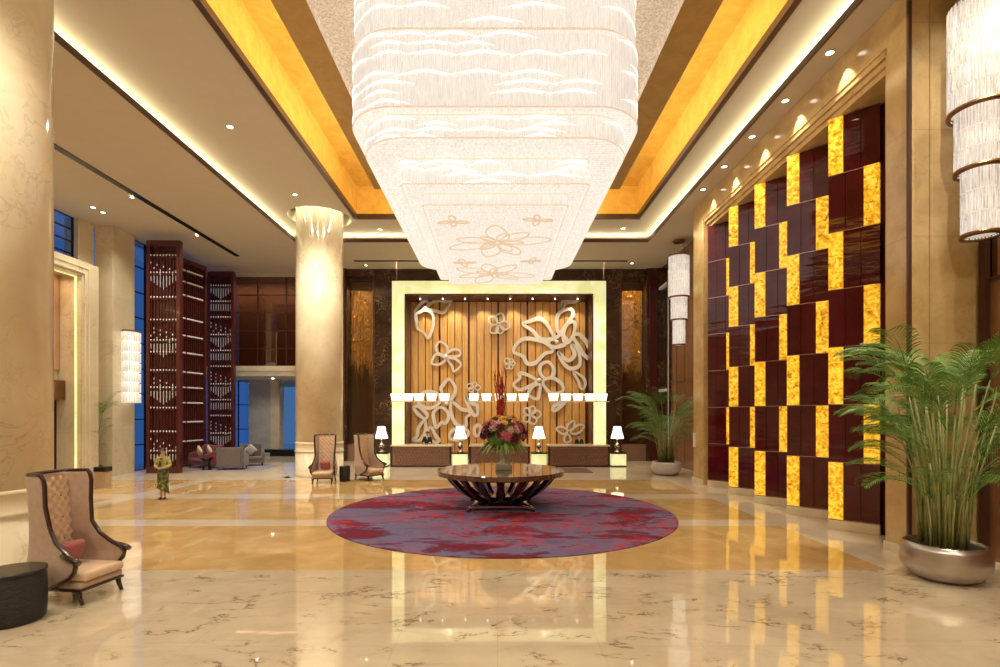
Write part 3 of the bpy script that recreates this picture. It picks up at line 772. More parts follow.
# ------------------------------------------------------------------ lattice screens at left
def screen(name_lab, x, y, rz, wdt, hgt, rows, kind, label):
    t = thing('lattice_screen', label, 'screen', (x, y, 0), rz)
    f = MB(); h = wdt/2
    f.box(-h, -h+.16, -.12, .12, 0, hgt); f.box(h-.16, h, -.12, .12, 0, hgt)
    f.box(-h+.16, h-.16, -.12, .12, 0, .3); f.box(-h+.16, h-.16, -.12, .12, hgt-.25, hgt)
    for z in rows: f.box(-h+.16, h-.16, -.07, .07, z-.05, z+.0)
    f.build('frame', 'wood_dark', t, bevel=.01)
    MB().box(-h+.1, h-.1, .06, .09, .2, hgt-.2).build('back_panel', 'wood_dark', t)
    s = MB(); n = int((wdt-.32)/.14)
    for i in range(n+1):
        xx = -h+.2+(wdt-.4)*i/n; s.box(xx-.02, xx+.02, -.05, .0, .3, hgt-.25)
    s.build('slats', 'wood_dark', t)
    g_ = MB(); rnd = random.Random(int(x*10))
    for ri, z in enumerate(rows):
        if kind == 'bars':
            g_.box(-h+.25, -.1*h-.06, -.10, -.06, z, z+.07); g_.box(-.1*h+.06, h-.25, -.10, -.06, z, z+.07)
        else:
            for i in range(n+1):
                xx = -h+.2+(wdt-.4)*i/n; g_.ball((xx, -.09, z+.05), .034, 7, 5, 1.3)
    o = g_.build('glass_pieces', 'pearl_glow', t); o['kind'] = 'stuff'
    if kind != 'bars':
        g2 = MB()
        for ri, z in enumerate(rows):
            pat = ri % 3
            for i in range(n+1):
                xx = -h+.2+(wdt-.4)*i/n
                if pat == 0:
                    g2.box(xx-.012, xx+.012, -.10, -.06, z-.75+.1*abs(i-n/2), z-.12)
                elif pat == 1:
                    for zz in (z-.3, z-.5, z-.7):
                        if (i+int(zz*10)) % 2: g2.ball((xx, -.09, zz-.05*i), .028, 6, 4, 1.8)
                elif kind == 'dense':
                    g2.box(xx-.01, xx+.01, -.10, -.06, z-.5, z-.12)
        o = g2.build('crystal_drops', 'screen_glass', t); o['kind'] = 'stuff'
    return t
rA = [1.0,1.9,3.0,3.95,4.75,5.6,6.15,7.1,8.15,9.3,10.1]
screen('a', -15.52, 24.0, 0, 1.56, 10.83, rA, 'beads', 'nearest tall dark red lattice screen facing the hall, with rows of glass beads')
rB = [1.3,2.3,3.3,4.1,4.9,5.9,6.8,7.7,8.9,9.6,10.2]
screen('b', -16.3, 27.0, R(80), 2.6, 10.83, rB, 'bars', 'dark red screen set sideways between the two facing ones, with white glass bars')
screen('c', -15.7, 29.3, 0, 1.5, 10.83, [1.6,2.6,3.5,4.4,5.4,6.3,7.2,8.2,9.1,10.0], 'dense', 'farthest tall dark red lattice screen beside the gallery windows')

# ------------------------------------------------------------------ reception
# wall flowers (traced outlines given their real size on the plank wall)
YW = 31.42
def P2(px, py): return ((px-VX)/F*YW, EYE+(VY-py)/F*YW)
def crop(ox, oy, s, pts): return [(ox+x/s, oy+y/s) for x, y in pts]
def ribbon(mb, loop, wd, dep=.09):
    wd *= 1.3
    pts = catmull([(x, z, 0) for x, z in loop], 6); m = len(pts); A, B = [], []
    for i in range(m):
        t = (pts[(i+1)%m]-pts[(i-1)%m]); t = t.normalized() if t.length > 1e-6 else Vector((1,0,0)); n_ = Vector((-t.y, t.x, 0))
        ww = wd*(.85+.3*math.sin(2*PI*i/m)**2)
        A.append(pts[i]+n_*ww/2); B.append(pts[i]-n_*ww/2)
    vs = [(p.x, -dep, p.y) for p in A]+[(p.x, -dep, p.y) for p in B]+[(p.x, 0, p.y) for p in A]+[(p.x, 0, p.y) for p in B]
    fs = []
    for i in range(m):
        j = (i+1)%m; fs += [(i,j,m+j,m+i), (2*m+i,3*m+i,3*m+j,2*m+j), (i,2*m+i,2*m+j,j), (m+i,m+j,3*m+j,3*m+i)]
    mb.add(vs, fs)
def wall_flower(label, petals, wd, center=None):
    allp = [P2(*p) for pt in petals for p in pt]; cx = sum(p[0] for p in allp)/len(allp); cz = sum(p[1] for p in allp)/len(allp)
    t = thing('metal_flower', label, 'wall sculpture', (cx, YW, cz), 0, 'metal flowers on the reception wall')
    for k, pt in enumerate(petals):
        mb = MB(); ribbon(mb, [(P2(*p)[0]-cx, P2(*p)[1]-cz) for p in pt], wd); o = mb.build('petal', 'sculpt', t); o.location = (0, -.006*k, 0)
    if center:
        c_ = P2(*center); MB().ball((c_[0]-cx, -.06, c_[1]-cz), .14, 12, 8).build('center', 'sculpt', t)
    mb = MB(); mb.box(-.02, .02, -.02, .14, -.02, .02)
    for pt in petals[:3]:
        q = P2(*pt[0]); mb.box(q[0]-cx-.02, q[0]-cx+.02, -.02, .14, q[1]-cz-.02, q[1]-cz+.02)
    mb.build('wall_pin', 'bronze', t)
c1 = lambda p: crop(400, 285, 7.41, p)
c2 = lambda p: crop(400, 360, 7.41, p)
c3 = lambda p: crop(500, 285, 7.41, p)
c4 = lambda p: crop(500, 350, 6.67, p)
wall_flower('large partial silver flower outline at the top left of the plank wall', [
 c1([(205,165),(240,130),(290,115),(340,125),(380,108),(360,160),(320,205),(270,195),(215,180)]),
 c1([(195,190),(240,215),(250,265),(240,330),(210,395),(180,355),(130,320),(125,270),(120,220),(160,195)]),
 c1([(110,205),(150,150),(190,120),(215,145),(190,170),(150,205)])], .13)
wall_flower('medium silver flower outline below the top left one', [
 c1([(335,520),(280,500),(270,450),(300,420),(345,450),(350,490)]), c1([(345,520),(390,480),(440,485),(445,520),(400,530)]),
 c1([(350,550),(385,600),(400,640),(450,600),(440,570),(400,545)]), c1([(330,540),(270,515),(240,560),(240,585),(290,590),(330,565)])], .10, (400+342/7.41, 285+535/7.41))
wall_flower('biggest silver flower outline at the lower left of the plank wall', [
 c2([(345,290),(305,220),(325,180),(360,140),(400,180),(410,230),(380,290)]),
 c2([(290,320),(230,355),(170,345),(140,310),(170,245),(230,235),(290,265)]),
 c2([(105,350),(140,345),(200,400),(190,435),(150,415),(115,375)]),
 c2([(300,350),(250,390),(255,450),(270,500),(310,460),(335,470),(360,430),(350,380)]),
 c2([(380,310),(420,335),(460,365),(510,375),(520,400),(490,430),(490,485),(440,490),(400,450),(378,380)]),
 c2([(485,275),(530,320),(570,335),(575,395),(550,410),(515,355)]),
 c2([(185,450),(140,500),(130,560),(100,590),(150,590),(190,530)]),
 c2([(235,500),(265,560),(290,595),(260,610),(210,570),(205,520)]),
 c2([(370,580),(385,525),(440,505),(500,520),(500,560),(440,590)]),
 c2([(560,560),(555,500),(590,480),(600,520),(590,550)])], .15, (400+345/7.41, 360+325/7.41))
wall_flower('giant silver flower outline at the upper right of the plank wall', [
 c3([(170,290),(220,270),(290,250),(340,280),(375,340),(395,390),(340,405),(290,395),(240,340)]),
 c3([(100,495),(130,430),(180,400),(260,405),(340,432),(390,490),(330,510),(260,578),(200,580),(170,530)]),
 c3([(360,440),(370,405),(400,400),(450,370),(490,400),(480,440),(400,462)]),
 c3([(425,340),(420,250),(450,200),(520,180),(540,220),(490,300),(450,350)]),
 c3([(460,170),(470,110),(520,95),(590,100),(550,125),(490,130)]),
 c3([(475,340),(500,285),(550,280),(548,360),(505,425),(470,405)]),
 c3([(540,380),(590,370),(650,450),(670,550),(620,520),(585,460)]),
 c3([(430,500),(465,575),(520,620),(590,590),(575,480),(530,450),(550,520),(500,560)])], .17, (500+420/7.41, 285+425/7.41))
wall_flower('silver flower outline with a tail under the giant right one', [
 c4([(300,190),(268,150),(272,100),(320,80),(355,120),(350,170)]), c4([(235,195),(180,165),(130,155),(130,190),(90,230),(130,265),(190,245),(240,215)]),
 c4([(265,230),(262,280),(250,325),(210,315),(190,290),(215,245)]), c4([(285,215),(325,280),(370,290),(420,270),(405,220),(340,185)]),
 c4([(425,290),(435,340),(375,400),(350,400),(362,372),(400,350)])], .15, (500+262/6.67, 350+202/6.67))
wall_flower('single silver petal outline near the right edge of the plank wall', [c4([(488,145),(550,180),(568,225),(550,262),(530,245),(520,205)])], .12)
wall_flower('silver lily outline low on the plank wall by the right receptionist', [
 c4([(450,540),(410,510),(375,528),(420,560)]), c4([(450,535),(450,500),(492,472),(490,520)]), c4([(470,545),(520,500),(558,505),(540,540),(500,560)]), c4([(450,560),(425,590),(440,618),(472,600)])], .09)
def small_flower(px, py, r, n, sd, label):
    wall_flower(label, [[(x, y) for x, y in lp] for lp in flower_loops(px, py, r, n, sd, .75)], .055 if r < 8 else .08)
small_flower(474, 388, 7, 5, 3, 'tiny silver flower outline just left of the red branches')
small_flower(509.7, 363.8, 6.5, 5, 4, 'tiny silver flower outline right of the red branch tips')
small_flower(498.3, 324.5, 11, 5, 6, 'small silver flower outline high in the middle of the plank wall')
small_flower(530, 415, 10, 5, 8, 'small silver flower outline right of the bouquet')

# desks
def desk(x0, x1, label):
    t = thing('reception_desk', label, 'desk', ((x0+x1)/2, 27.1, 0)); h = (x1-x0)/2
    MB().box(-h+.06, h-.06, -.45, .5, .08, 1.06).build('body', 'desk_front', t)
    MB().box(-h+.12, h-.12, -.42, .45, 0, .08).build('toe_kick', 'black', t)
    MB().box(-h, h, -.52, .6, 1.06, 1.14).build('worktop', 'cream', t, bevel=.012)
    s = MB()
    nx = int((2*h-.3)/.16)
    for i in range(nx):
        for j in range(6):
            x = -h+.15+(2*h-.3)*(i+.5)/nx; z = .16+j*.15
            off = .5 if j % 2 else 0
            s.add([(x-.07+off*.16, -.455, z), (x+off*.16, -.53, z+.05), (x+.07+off*.16, -.455, z), (x+off*.16, -.455, z+.12)], [(0,1,3),(1,2,3),(0,2,1)])
    s.build('carved_scales', 'desk_front', t)
    MB().box(-h, -h+.1, -.5, .5, 0, 1.06).box(h-.1, h, -.5, .5, 0, 1.06).build('end_panel', 'emperador', t)
desk(-5.52, -2.36, 'left reception desk with a carved brown front and cream top')
desk(-1.45, 1.71, 'middle reception desk with a carved brown front, behind the bouquet')
desk(2.64, 5.85, 'right reception desk with a carved brown front and cream top')
# table lamps on glowing cubes
gc = ['far left, beside the wing chairs', 'between the left and middle desks', 'between the middle and right desks', 'far right, by the palm']
lamp0 = None
for i, px in enumerate((380.8, 460, 539, 618)):
    x = (px-VX)/F*27.0
    t = thing('lit_cube_stand', 'glowing pale onyx cube stand with black top, '+gc[i], 'stand', (x, 27.15, 0), 0, 'onyx cubes by the desks')
    MB().box(-.38, .38, -.36, .36, .06, .66).build('onyx_box', 'onyx_pale', t, bevel=.01)
    MB().box(-.41, .41, -.42, .42, .66, .73).build('top', 'black', t); MB().box(-.39, .39, -.38, .38, 0, .06).build('base', 'black', t)
    lb = 'white shaded table lamp on the cube '+gc[i]
    if lamp0 is None:
        lamp0 = thing('table_lamp', lb, 'lamp', (x, 27.15, .73), 0, 'table lamps on the onyx cubes')
        MB().lathe([(.17,0),(.17,.04),(.10,.07),(.05,.12),(.05,.18),(.12,.26),(.15,.34),(.09,.44),(.04,.5),(.03,.62),(.05,.66),(.02,.70),(.02,.80)], 24).build('stem', 'chrome', lamp0)
        mb = MB(); prof = [(.33,.72),(.30,.86),(.24,1.05),(.20,1.25),(.185,1.36)]
        vs = []; n = 48
        for r, z in prof:
            for k in range(n): a = 2*PI*k/n; q = r*(1+.05*math.cos(8*a)); vs.append((q*math.cos(a), q*math.sin(a), z))
        mb.add(vs, [(a*n+k, a*n+(k+1)%n, (a+1)*n+(k+1)%n, (a+1)*n+k) for a in range(4) for k in range(n)], True)
        mb.build('lamp_shade', 'white_shade', lamp0, solid=.01)
    else: dup(lamp0, (x, 27.15, .73), 0, lb)
# hanging rails of small shades above each desk
rl = ['left', 'middle', 'right']
for i, (a, b, cs) in enumerate(((391, 453, (396,408,419,431.5,444.5)), (469, 530, (474,486.5,499.6,511.7,523.6)), (548, 609.5, (553.5,566,578,590,602)))):
    sc_ = 27.3/F; xa, xb = (a-VX)*sc_, (b-VX)*sc_; xm = (xa+xb)/2
    t = thing('pendant_rail_light', 'thin hanging rail with five small white shades over the %s desk' % rl[i], 'pendant light', (xm, 27.3, 3.4), 0, 'shade rails over the desks')
    MB().box(xa-xm, xb-xm, -.03, .03, -.02, .03).build('rail', 'cream', t)
    for c_ in cs:
        x = (c_-VX)*sc_-xm
        MB().add([(x-.20,-.13,.05),(x+.20,-.13,.05),(x+.20,.13,.05),(x-.20,.13,.05),(x-.27,-.17,.42),(x+.27,-.17,.42),(x+.27,.17,.42),(x-.27,.17,.42)], [(0,3,2,1),(4,5,6,7),(0,1,5,4),(1,2,6,5),(2,3,7,6),(3,0,4,7)]).build('shade', 'white_shade', t, bevel=.02)
    MB().tube([(xa-xm+.3, 0, .03), (xa-xm+.3, 0, ZA-3.4)], .004, 4).tube([(xb-xm-.3, 0, .03), (xb-xm-.3, 0, ZA-3.4)], .004, 4).build('wires', 'bronze', t)
o = MB().box(4.7, 6.6, 24.1, 26.0, .001, .025).build('doormat', plain('brown_mat', (.14,.06,.04), .9)); o.location = (0,0,0)
me = o.data
for v_ in me.vertices: v_.co.x -= 2.1; 
tag(o, 'thin brown mat on the floor before the right reception desk', 'mat')

# ------------------------------------------------------------------ rug and round table
o = MB().lathe([(4.78, 0), (4.78, .018), (4.76, .025)], 128).build('round_rug', 'rug', loc=(.14, 14.75, 0)); tag(o, 'huge round rug mottled in crimson and violet grey under the center table', 'rug')
tb = thing('center_table', 'large round dark rosewood table with curved ribs on a steel foot, at the rug center', 'table', (.11, 15.5, .025))
NS = 12; Rt = 1.90
def scal(r, n=144):
    return [(r*(1+.012*abs(math.sin(NS/2*2*PI*k/n))**.5-.006)*math.cos(2*PI*k/n), r*(1+.012*abs(math.sin(NS/2*2*PI*k/n))**.5-.006)*math.sin(2*PI*k/n)) for k in range(n)]
MB().prism(scal(Rt), .96, 1.10).build('tabletop', 'rosewood', tb, bevel=.012)
MB().lathe([(1.55, .90), (1.6, .96)], 96).build('apron_ring', 'wenge', tb)
for k in range(18):
    a = 2*PI*(k+.5)/18; mb = MB(); c_, s_2 = math.cos(a), math.sin(a)
    prof = catmull([(1.62,.95,0),(1.42,.70,0),(1.12,.44,0),(.78,.26,0),(.42,.20,0)], 5, False)
    L = []
    for i, p in enumerate(prof):
        t_ = (prof[min(i+1, len(prof)-1)]-prof[max(i-1, 0)]).normalized(); n_ = Vector((-t_.y, t_.x, 0)); th = .055
        wd = .075*(.55+.45*p.x/1.6)
        for (e, f_) in ((th,-1),(th,1),(-th,1),(-th,-1)):
            q = p+n_*e; L.append((q.x*c_-s_2*wd*f_, q.x*s_2+c_*wd*f_, q.y))
    m_ = len(prof); fs = [(i*4+j, i*4+(j+1)%4, (i+1)*4+(j+1)%4, (i+1)*4+j) for i in range(m_-1) for j in range(4)]+[(0,1,2,3), ((m_-1)*4+3,(m_-1)*4+2,(m_-1)*4+1,(m_-1)*4)]
    mb.add(L, fs); mb.build('curved_rib', 'wenge', tb)
MB().lathe([(.5, .14), (.62, .17), (.62, .24), (.3, .30)], 48).build('hub', 'wenge', tb)
MB().lathe([(.16, .28), (.11, .5), (.16, .96)], 24).build('center_post', 'wenge', tb)
mb = MB()
for a in range(4):
    q0 = Vector((math.cos(PI/4+a*PI/2), math.sin(PI/4+a*PI/2), 0)); q1 = Vector((math.cos(3*PI/4+a*PI/2), math.sin(3*PI/4+a*PI/2), 0))
    pts = []
    for k in range(13):
        u = k/12; p = q0.lerp(q1, u)*1.28; mid = (q0+q1).normalized(); p = p-mid*.18*math.sin(PI*u); pts.append(p)
    vs = []
    for p in pts:
        d = p.normalized()
        vs += [(*(p+d*.05).xy, .075), (*(p-d*.05).xy, .075), (*(p-d*.05).xy, .13), (*(p+d*.05).xy, .13)]
    mb.add(vs, [(i*4+j, i*4+(j+1)%4, (i+1)*4+(j+1)%4, (i+1)*4+j) for i in range(12) for j in range(4)])
    mb.tube([q0*1.28+Vector((0,0,.10)), q0*.5+Vector((0,0,.16))], .045, 6)
mb.build('foot_frame', 'chrome', tb)
for a in range(4):
    q0 = Vector((math.cos(PI/4+a*PI/2), math.sin(PI/4+a*PI/2), 0))*1.28
    MB().lathe([(.06, 0), (.05, .03), (.07, .08)], 16, (q0.x, q0.y)).build('foot', 'black', tb)
# bouquet
vs_ = thing('vase', 'grey green stone vase holding the big bouquet on the center table', 'vase', (.2, 15.5, 1.125))
MB().box(-.25, .25, -.25, .25, 0, .14).build('plinth', plain('olive_grey_stone', (.30,.27,.17), .35), vs_, bevel=.02)
MB().lathe([(.20,.14),(.20,.18),(.12,.22),(.085,.30),(.10,.38),(.14,.50),(.19,.60),(.20,.64)], 28).build('body', plain('pale_stone_vase', (.46,.44,.36), .3), vs_)
bq = thing('flower_bouquet', 'big domed bouquet of dark red, pink and yellow flowers with tall red branches', 'flowers', (.2, 15.5, 1.75))
rnd = random.Random(11)
fm = {'dark': plain('dark_red_petals', (.13,.008,.02), .6, var=.3), 'pink': plain('pink_petals', (.62,.14,.16), .6, var=.2), 'yellow': plain('yellow_petals', (.80,.50,.07), .6), 'plum': plain('plum_petals', (.05,.008,.02), .6), 'lilac': plain('lilac_petals', (.70,.42,.38), .6)}
def bloom(c, n_, r, mat):
    mb = MB(); n_ = Vector(n_).normalized(); u = n_.orthogonal().normalized(); v = n_.cross(u); c = Vector(c)
    for ring, (k, rr, lift) in enumerate(((7, 1, .15), (6, .72, .4), (4, .4, .6))):
        for i in range(k):
            a = 2*PI*(i+.5*ring)/k; d = u*math.cos(a)+v*math.sin(a); s2 = n_.cross(d)
            p0 = c+n_*r*.05; p1 = c+d*r*rr*.6+s2*r*.32*rr+n_*r*lift*.7; p2 = c+d*r*rr+n_*r*lift; p3 = c+d*r*rr*.6-s2*r*.32*rr+n_*r*lift*.7
            pm = c+d*r*rr*.6+n_*r*lift*.35
            mb.add([p0, p1, p2, p3, pm], [(0,1,4),(1,2,4),(2,3,4),(3,0,4)], True)
    mb.ball(tuple(c+n_*r*.3), r*.25, 6, 5)
    return mb.build('flower', mat, bq)
for i in range(95):
    z = rnd.uniform(-.12, 1); a = rnd.uniform(0, 2*PI)
    th = math.acos(min(1, max(-1, z))); n_ = Vector((math.sin(th)*math.cos(a), math.sin(th)*math.sin(a), math.cos(th)))
    c = Vector((n_.x*.66, n_.y*.66, .38+n_.z*.58)); 
    if z > .62: m_ = rnd.choice(['yellow','yellow','pink','lilac'])
    elif z > .30: m_ = rnd.choice(['pink','dark','pink','dark','lilac'])
    elif z > .1: m_ = rnd.choice(['plum','dark','plum'])
    else: m_ = rnd.choice(['dark','dark','pink'])
    bloom(c, n_, rnd.uniform(.12, .17), fm[m_])
mb = MB()
for i in range(90):
    a = rnd.uniform(0, 2*PI); L = rnd.uniform(.5, .9); d = Vector((math.cos(a), math.sin(a), 0)); s2 = Vector((-d.y, d.x, 0))*.035
    pts = [Vector((0,0,.0))+d*L*t_+Vector((0,0,.25*math.sin(PI*min(1, t_*1.0))*.8-.25*t_*t_+.1)) for t_ in (0.1, .35, .6, .8, 1)]
    vs = []; 
    for j, p in enumerate(pts): 
        ww = (0.6, 1, 1, .7, .05)[j]; vs += [p-s2*ww, p+s2*ww]
    mb.add(vs, [(2*j, 2*j+1, 2*j+3, 2*j+2) for j in range(4)], True)
mb.build('leaves', 'leaf_light', bq)
mb = MB(); mb.ball((0,0,.36), .52, 16, 10, .8); mb.build('greenery', 'leaf', bq)
for i in range(16):
    a = rnd.uniform(0, 2*PI); r0 = rnd.uniform(0, .12); x, y = r0*math.cos(a)-.05, r0*math.sin(a); top = rnd.uniform(1.8, 2.6)
    if i == 0: top = 2.65
    pts = []; n = 9
    for k in range(n): pts.append((x*(1+k*.12)+rnd.uniform(-.02,.02), y*(1+k*.12)+rnd.uniform(-.02,.02), .5+(top-.5)*k/(n-1)))
    mb = MB().tube(pts, [.017*(1-.6*k/(n-1)) for k in range(n)], 5)
    for k in range(3, 8):
        p = Vector(pts[k]); mb.tube([p, p+Vector((rnd.uniform(-.06,.06), rnd.uniform(-.06,.06), rnd.uniform(.1,.25)))], [.011,.005], 4)
    mb.build('red_branch', plain('red_branch_bark', (.42,.015,.01), .5) if i == 0 else bpy.data.materials['red_branch_bark'], bq)

# ------------------------------------------------------------------ palms
def palm(loc, label, potr, poth, H, nfr, seed, potmat, spread=1.0, potprof=None, lim=(99, 99), heads=None, fl=None):
    t = thing('potted_palm', label, 'plant', loc); rnd = random.Random(seed)
    prof = potprof or [(potr*.55, 0), (potr*.78, poth*.12), (potr*.97, poth*.38), (potr, poth*.6), (potr*.95, poth*.85), (potr*.90, poth), (potr*.86, poth), (potr*.86, poth*.9)]
    MB().lathe(prof, 64, cap=False).lathe([(0.01, .002), (prof[0][0], .002)], 64, cap=False).build('pot', potmat, t)
    MB().lathe([(.01, poth*.92), (potr*.87, poth*.9)], 40, cap=False).build('soil', 'soil', t)
    cn = MB()
    canes = []
    for i in range(int(nfr*.75)):
        a = rnd.uniform(0, 2*PI); r0 = potr*.52*math.sqrt(rnd.random()); x, y = r0*math.cos(a), r0*math.sin(a)
        h = (.20+.55*rnd.random())*(H-poth); lean = rnd.uniform(.05, .28)*spread
        base = Vector((x, y, poth*.9)); top = Vector((x+math.cos(a)*lean*h, y+math.sin(a)*lean*h, poth+h)); mid = (base+top)/2-Vector((math.cos(a), math.sin(a), 0))*.04*h
        cn.tube([base, mid, top], [.022, .017, .012], 5); canes.append((top, (top-mid).normalized(), a))
    cn.v = [(min(q[0], lim[0]-loc[0]), min(q[1], lim[1]-loc[1]), q[2]) for q in cn.v]
    cn.build('canes', 'cane', t)
    for i in range(nfr):
        top, d0, a0_ = canes[i % len(canes)]; a = a0_+rnd.uniform(-1.3, 1.3) if heads is None else rnd.uniform(*heads)
        h = Vector((math.cos(a), math.sin(a), 0)); L = rnd.uniform(.75, 1.2)*(H-poth)*.40*(fl or min(1, spread+.02))
        up = rnd.uniform(.6, 2.6); pts = []; p = top.copy(); dr = (d0*up*1.3+h*.75).normalized(); n = 14
        for k in range(n+1):
            pts.append(p.copy()); dr = (dr+Vector((0,0,-.06-.07*(k/n)))+h*.02).normalized(); p = p+dr*L/n
        mb = MB().tube(pts, [.012*(1-.8*k/n) for k in range(n+1)], 4)
        for k in range(2, n+1):
            for hf in ((0, .5) if nfr > 80 and k > 3 else (0,)):
                if k == n and hf: continue
                q = pts[k] if not hf else (pts[k]+pts[k+1])/2
                tg = (pts[k]-pts[k-1]).normalized(); sd = tg.cross(Vector((0,0,1))).normalized()
                fr_ = (k+hf)/n; ll = L*.40*math.sin(PI*min(1, .12+fr_*.86))**.7+.03
                for s3 in (-1, 1):
                    dv = (sd*s3*.8+tg*.9+Vector((0,0,.30+rnd.uniform(-.12,.12)))).normalized()
                    wd = tg.cross(dv).cross(dv).normalized()*.5*.03
                    e1 = q+dv*ll*.5; e2 = q+dv*ll*.85+Vector((0,0,-ll*.18)); e3 = q+dv*ll+Vector((0,0,-ll*.34)); ww = tg*.0105
                    mb.add([q-ww*.5, q+ww*.5, e1+ww, e1-ww, e2+ww*.7, e2-ww*.7, e3], [(0,1,2,3),(3,2,4,5),(5,4,6)], True)
        mb.v = [(min(q[0], lim[0]-loc[0]) if 1 else 0, min(q[1], lim[1]-loc[1]), q[2]) for q in mb.v]
        mb.build('frond', 'leaf', t)
    return t
palm((7.66, 8.8, 0), 'large bushy palm in a wide brushed steel bowl in the right foreground', .63, .62, 4.35, 84, 21, 'steel', .78, None, (9.35, 10.0))
palm((7.7, 23.4, 0), 'distant bushy palm in a pale bowl by the far pendant at right', .67, .60, 4.0, 70, 33, plain('pale_stone_pot', (.55,.50,.45), .4), 1.1, None, (9.4, 99))
palm((-17.65, 22.6, 0), 'small palm in a dark pot against the left wall behind the litter bin', .26, .5, 3.5, 12, 5, 'black', .4, None, (99, 22.93), (-1.2, .3), 1.0)

# litter bin
t = thing('litter_bin', 'slim brass litter bin with a dark lid by the left palm', 'bin', (-14.95, 19.5, 0))
MB().box(-.2, .2, -.17, .17, 0, .60).build('body', plain('beige_bin_body', (.50,.36,.22), .35), t, bevel=.01); MB().box(-.22, .22, -.19, .19, .60, .78).build('lid', 'black', t, bevel=.015)

# ------------------------------------------------------------------ tall wing chairs
def wing_chair(loc, rz, label):
    t = thing('wing_chair', label, 'chair', loc, rz, 'tall wing chairs')
    zs =   [.20, .26, .34, .42, .51, .60, .68, .76, .90, 1.10, 1.45, 1.75, 1.84, 1.90]
    fwd =  [.28, .40, .58, .74, .82, .84, .78, .64, .45, .33, .28, .28, .26, .22]
    hw =   [.38, .39, .41, .42, .43, .43, .41, .39, .37, .35, .35, .36, .36, .36]
    back = [-.02,-.03,-.04,-.05,-.06,-.07,-.08,-.09,-.10,-.12,-.14,-.16,-.165,-.17]
    def row(i, ins):
        w_ = hw[i]-ins; b_ = back[i]+ins; f_ = fwd[i]; r = .16-ins*.5; pts = []
        flare = .03 if i > 9 else 0
        for k in range(7): pts.append((-w_-(flare+.02)*(1-k/6), f_+(b_+r-f_)*k/6))
        for k in range(1, 7): a = PI+PI/2*k/6; pts.append((-w_+r+r*math.cos(a), b_+r+r*math.sin(a)))
        for k in range(1, 6): pts.append((-w_+r+(2*w_-2*r)*k/6, b_))
        for k in range(0, 7): a = 1.5*PI+PI/2*k/6; pts.append((w_-r+r*math.cos(a), b_+r+r*math.sin(a)))
        for k in range(1, 7): pts.append((w_+(flare+.02)*k/6, b_+r+(f_-b_-r)*k/6))
        return pts
    O = [[(x, y, zs[i]) for x, y in row(i, 0)] for i in range(len(zs))]; I = [[(x, y, zs[i]) for x, y in row(i, .055)] for i in range(len(zs))]
    n = len(O[0]); m_ = len(zs); mb = MB()
    mb.add([p for r_ in O for p in r_], [(i*n+k, i*n+k+1, (i+1)*n+k+1, (i+1)*n+k) for i in range(m_-1) for k in range(n-1)], True)
    mb.add([p for r_ in I for p in r_], [(i*n+k, (i+1)*n+k, (i+1)*n+k+1, i*n+k+1) for i in range(m_-1) for k in range(n-1)], True)
    mb.add(O[-1]+I[-1], [(k, k+1, n+k+1, n+k) for k in range(n-1)]); mb.add(O[0]+I[0], [(k, k+1, n+k+1, n+k) for k in range(n-1)])
    for e in (0, n-1): mb.add([r_[e] for r_ in O]+[r_[e] for r_ in I], [(i, i+1, m_+i+1, m_+i) for i in range(m_-1)])
    mb.build('wing_shell', 'satin', t, sub=1)
    path = [((O[i][0][0]+I[i][0][0])/2, O[i][0][1]+.005, zs[i]) for i in range(m_)]+[((a[0]+b[0])/2, (a[1]+b[1])/2, 1.905) for a, b in zip(O[-1], I[-1])]+[((O[i][-1][0]+I[i][-1][0])/2, O[i][-1][1]+.005, zs[i]) for i in range(m_-1, -1, -1)]
    MB().tube(path, .032, 8).build('wood_edging', 'wenge', t)
    for s3 in (-1, 1):
        MB().tube([(s3*.42, .60, .745), (s3*.43, .74, .70), (s3*.44, .86, .665), (s3*.44, .92, .64)], [.03,.045,.045,.04], 8).build('arm_rest', 'wenge', t)
    # tufted back
    nu, nv = 25, 49; vs = []
    for j in range(nv):
        z = .46+(1.84-.46)*j/(nv-1); yb = -.03-.13*(j/(nv-1))+.06
        for i in range(nu):
            x = -.28+.56*i/(nu-1); u = x/.56*4; v_ = z/.17
            d = min(math.hypot((u-a_)*1.0, v_-b_) for a_ in [math.floor(u*1)+q for q in (0, 1)]+[math.floor(u)+.5] for b_ in [math.floor(v_), math.floor(v_)+1, math.floor(v_)+.5] if ((a_*2) % 2 == (b_*2) % 2))
            y = yb+.075*min(1, d*1.9)**.7+.05*math.cos(x/.28*PI/2)
            vs.append((x, y, z))
    MB().add(vs, [(j*nu+i, j*nu+i+1, (j+1)*nu+i+1, (j+1)*nu+i) for j in range(nv-1) for i in range(nu-1)], True).build('tufted_back', 'tuft', t)
    bt = MB()
    for r_ in range(7):
        for q in range(3 if r_ % 2 else 4):
            z = .68+r_*.17; x = (q-(1 if r_ % 2 else 1.5))*.14; bt.ball((x, .088-.13*(z-.46)/1.38, z), .013, 6, 4)
    bt.build('buttons', 'wenge', t)
    MB().box(-.37, .37, .0, .87, .23, .33).build('seat_base', 'satin', t, bevel=.03)
    MB().box(-.35, .35, .02, .92, .335, .475).build('seat_cushion', 'tuft', t, bevel=.05, smooth=True)
    MB().box(-.38, .38, .0, .88, .195, .235).build('seat_rail', 'wenge', t, bevel=.01)
    for (x, y, dy) in ((-.34, .80, .07), (.34, .80, .07), (-.33, .06, -.08), (.33, .06, -.08)):
        MB().tube([(x, y, .21), (x, y+dy*.3, .11), (x, y+dy, 0)], [.042, .034, .026], 8).build('leg', 'wenge', t)
    mb = MB(); g2 = 10; vs = []
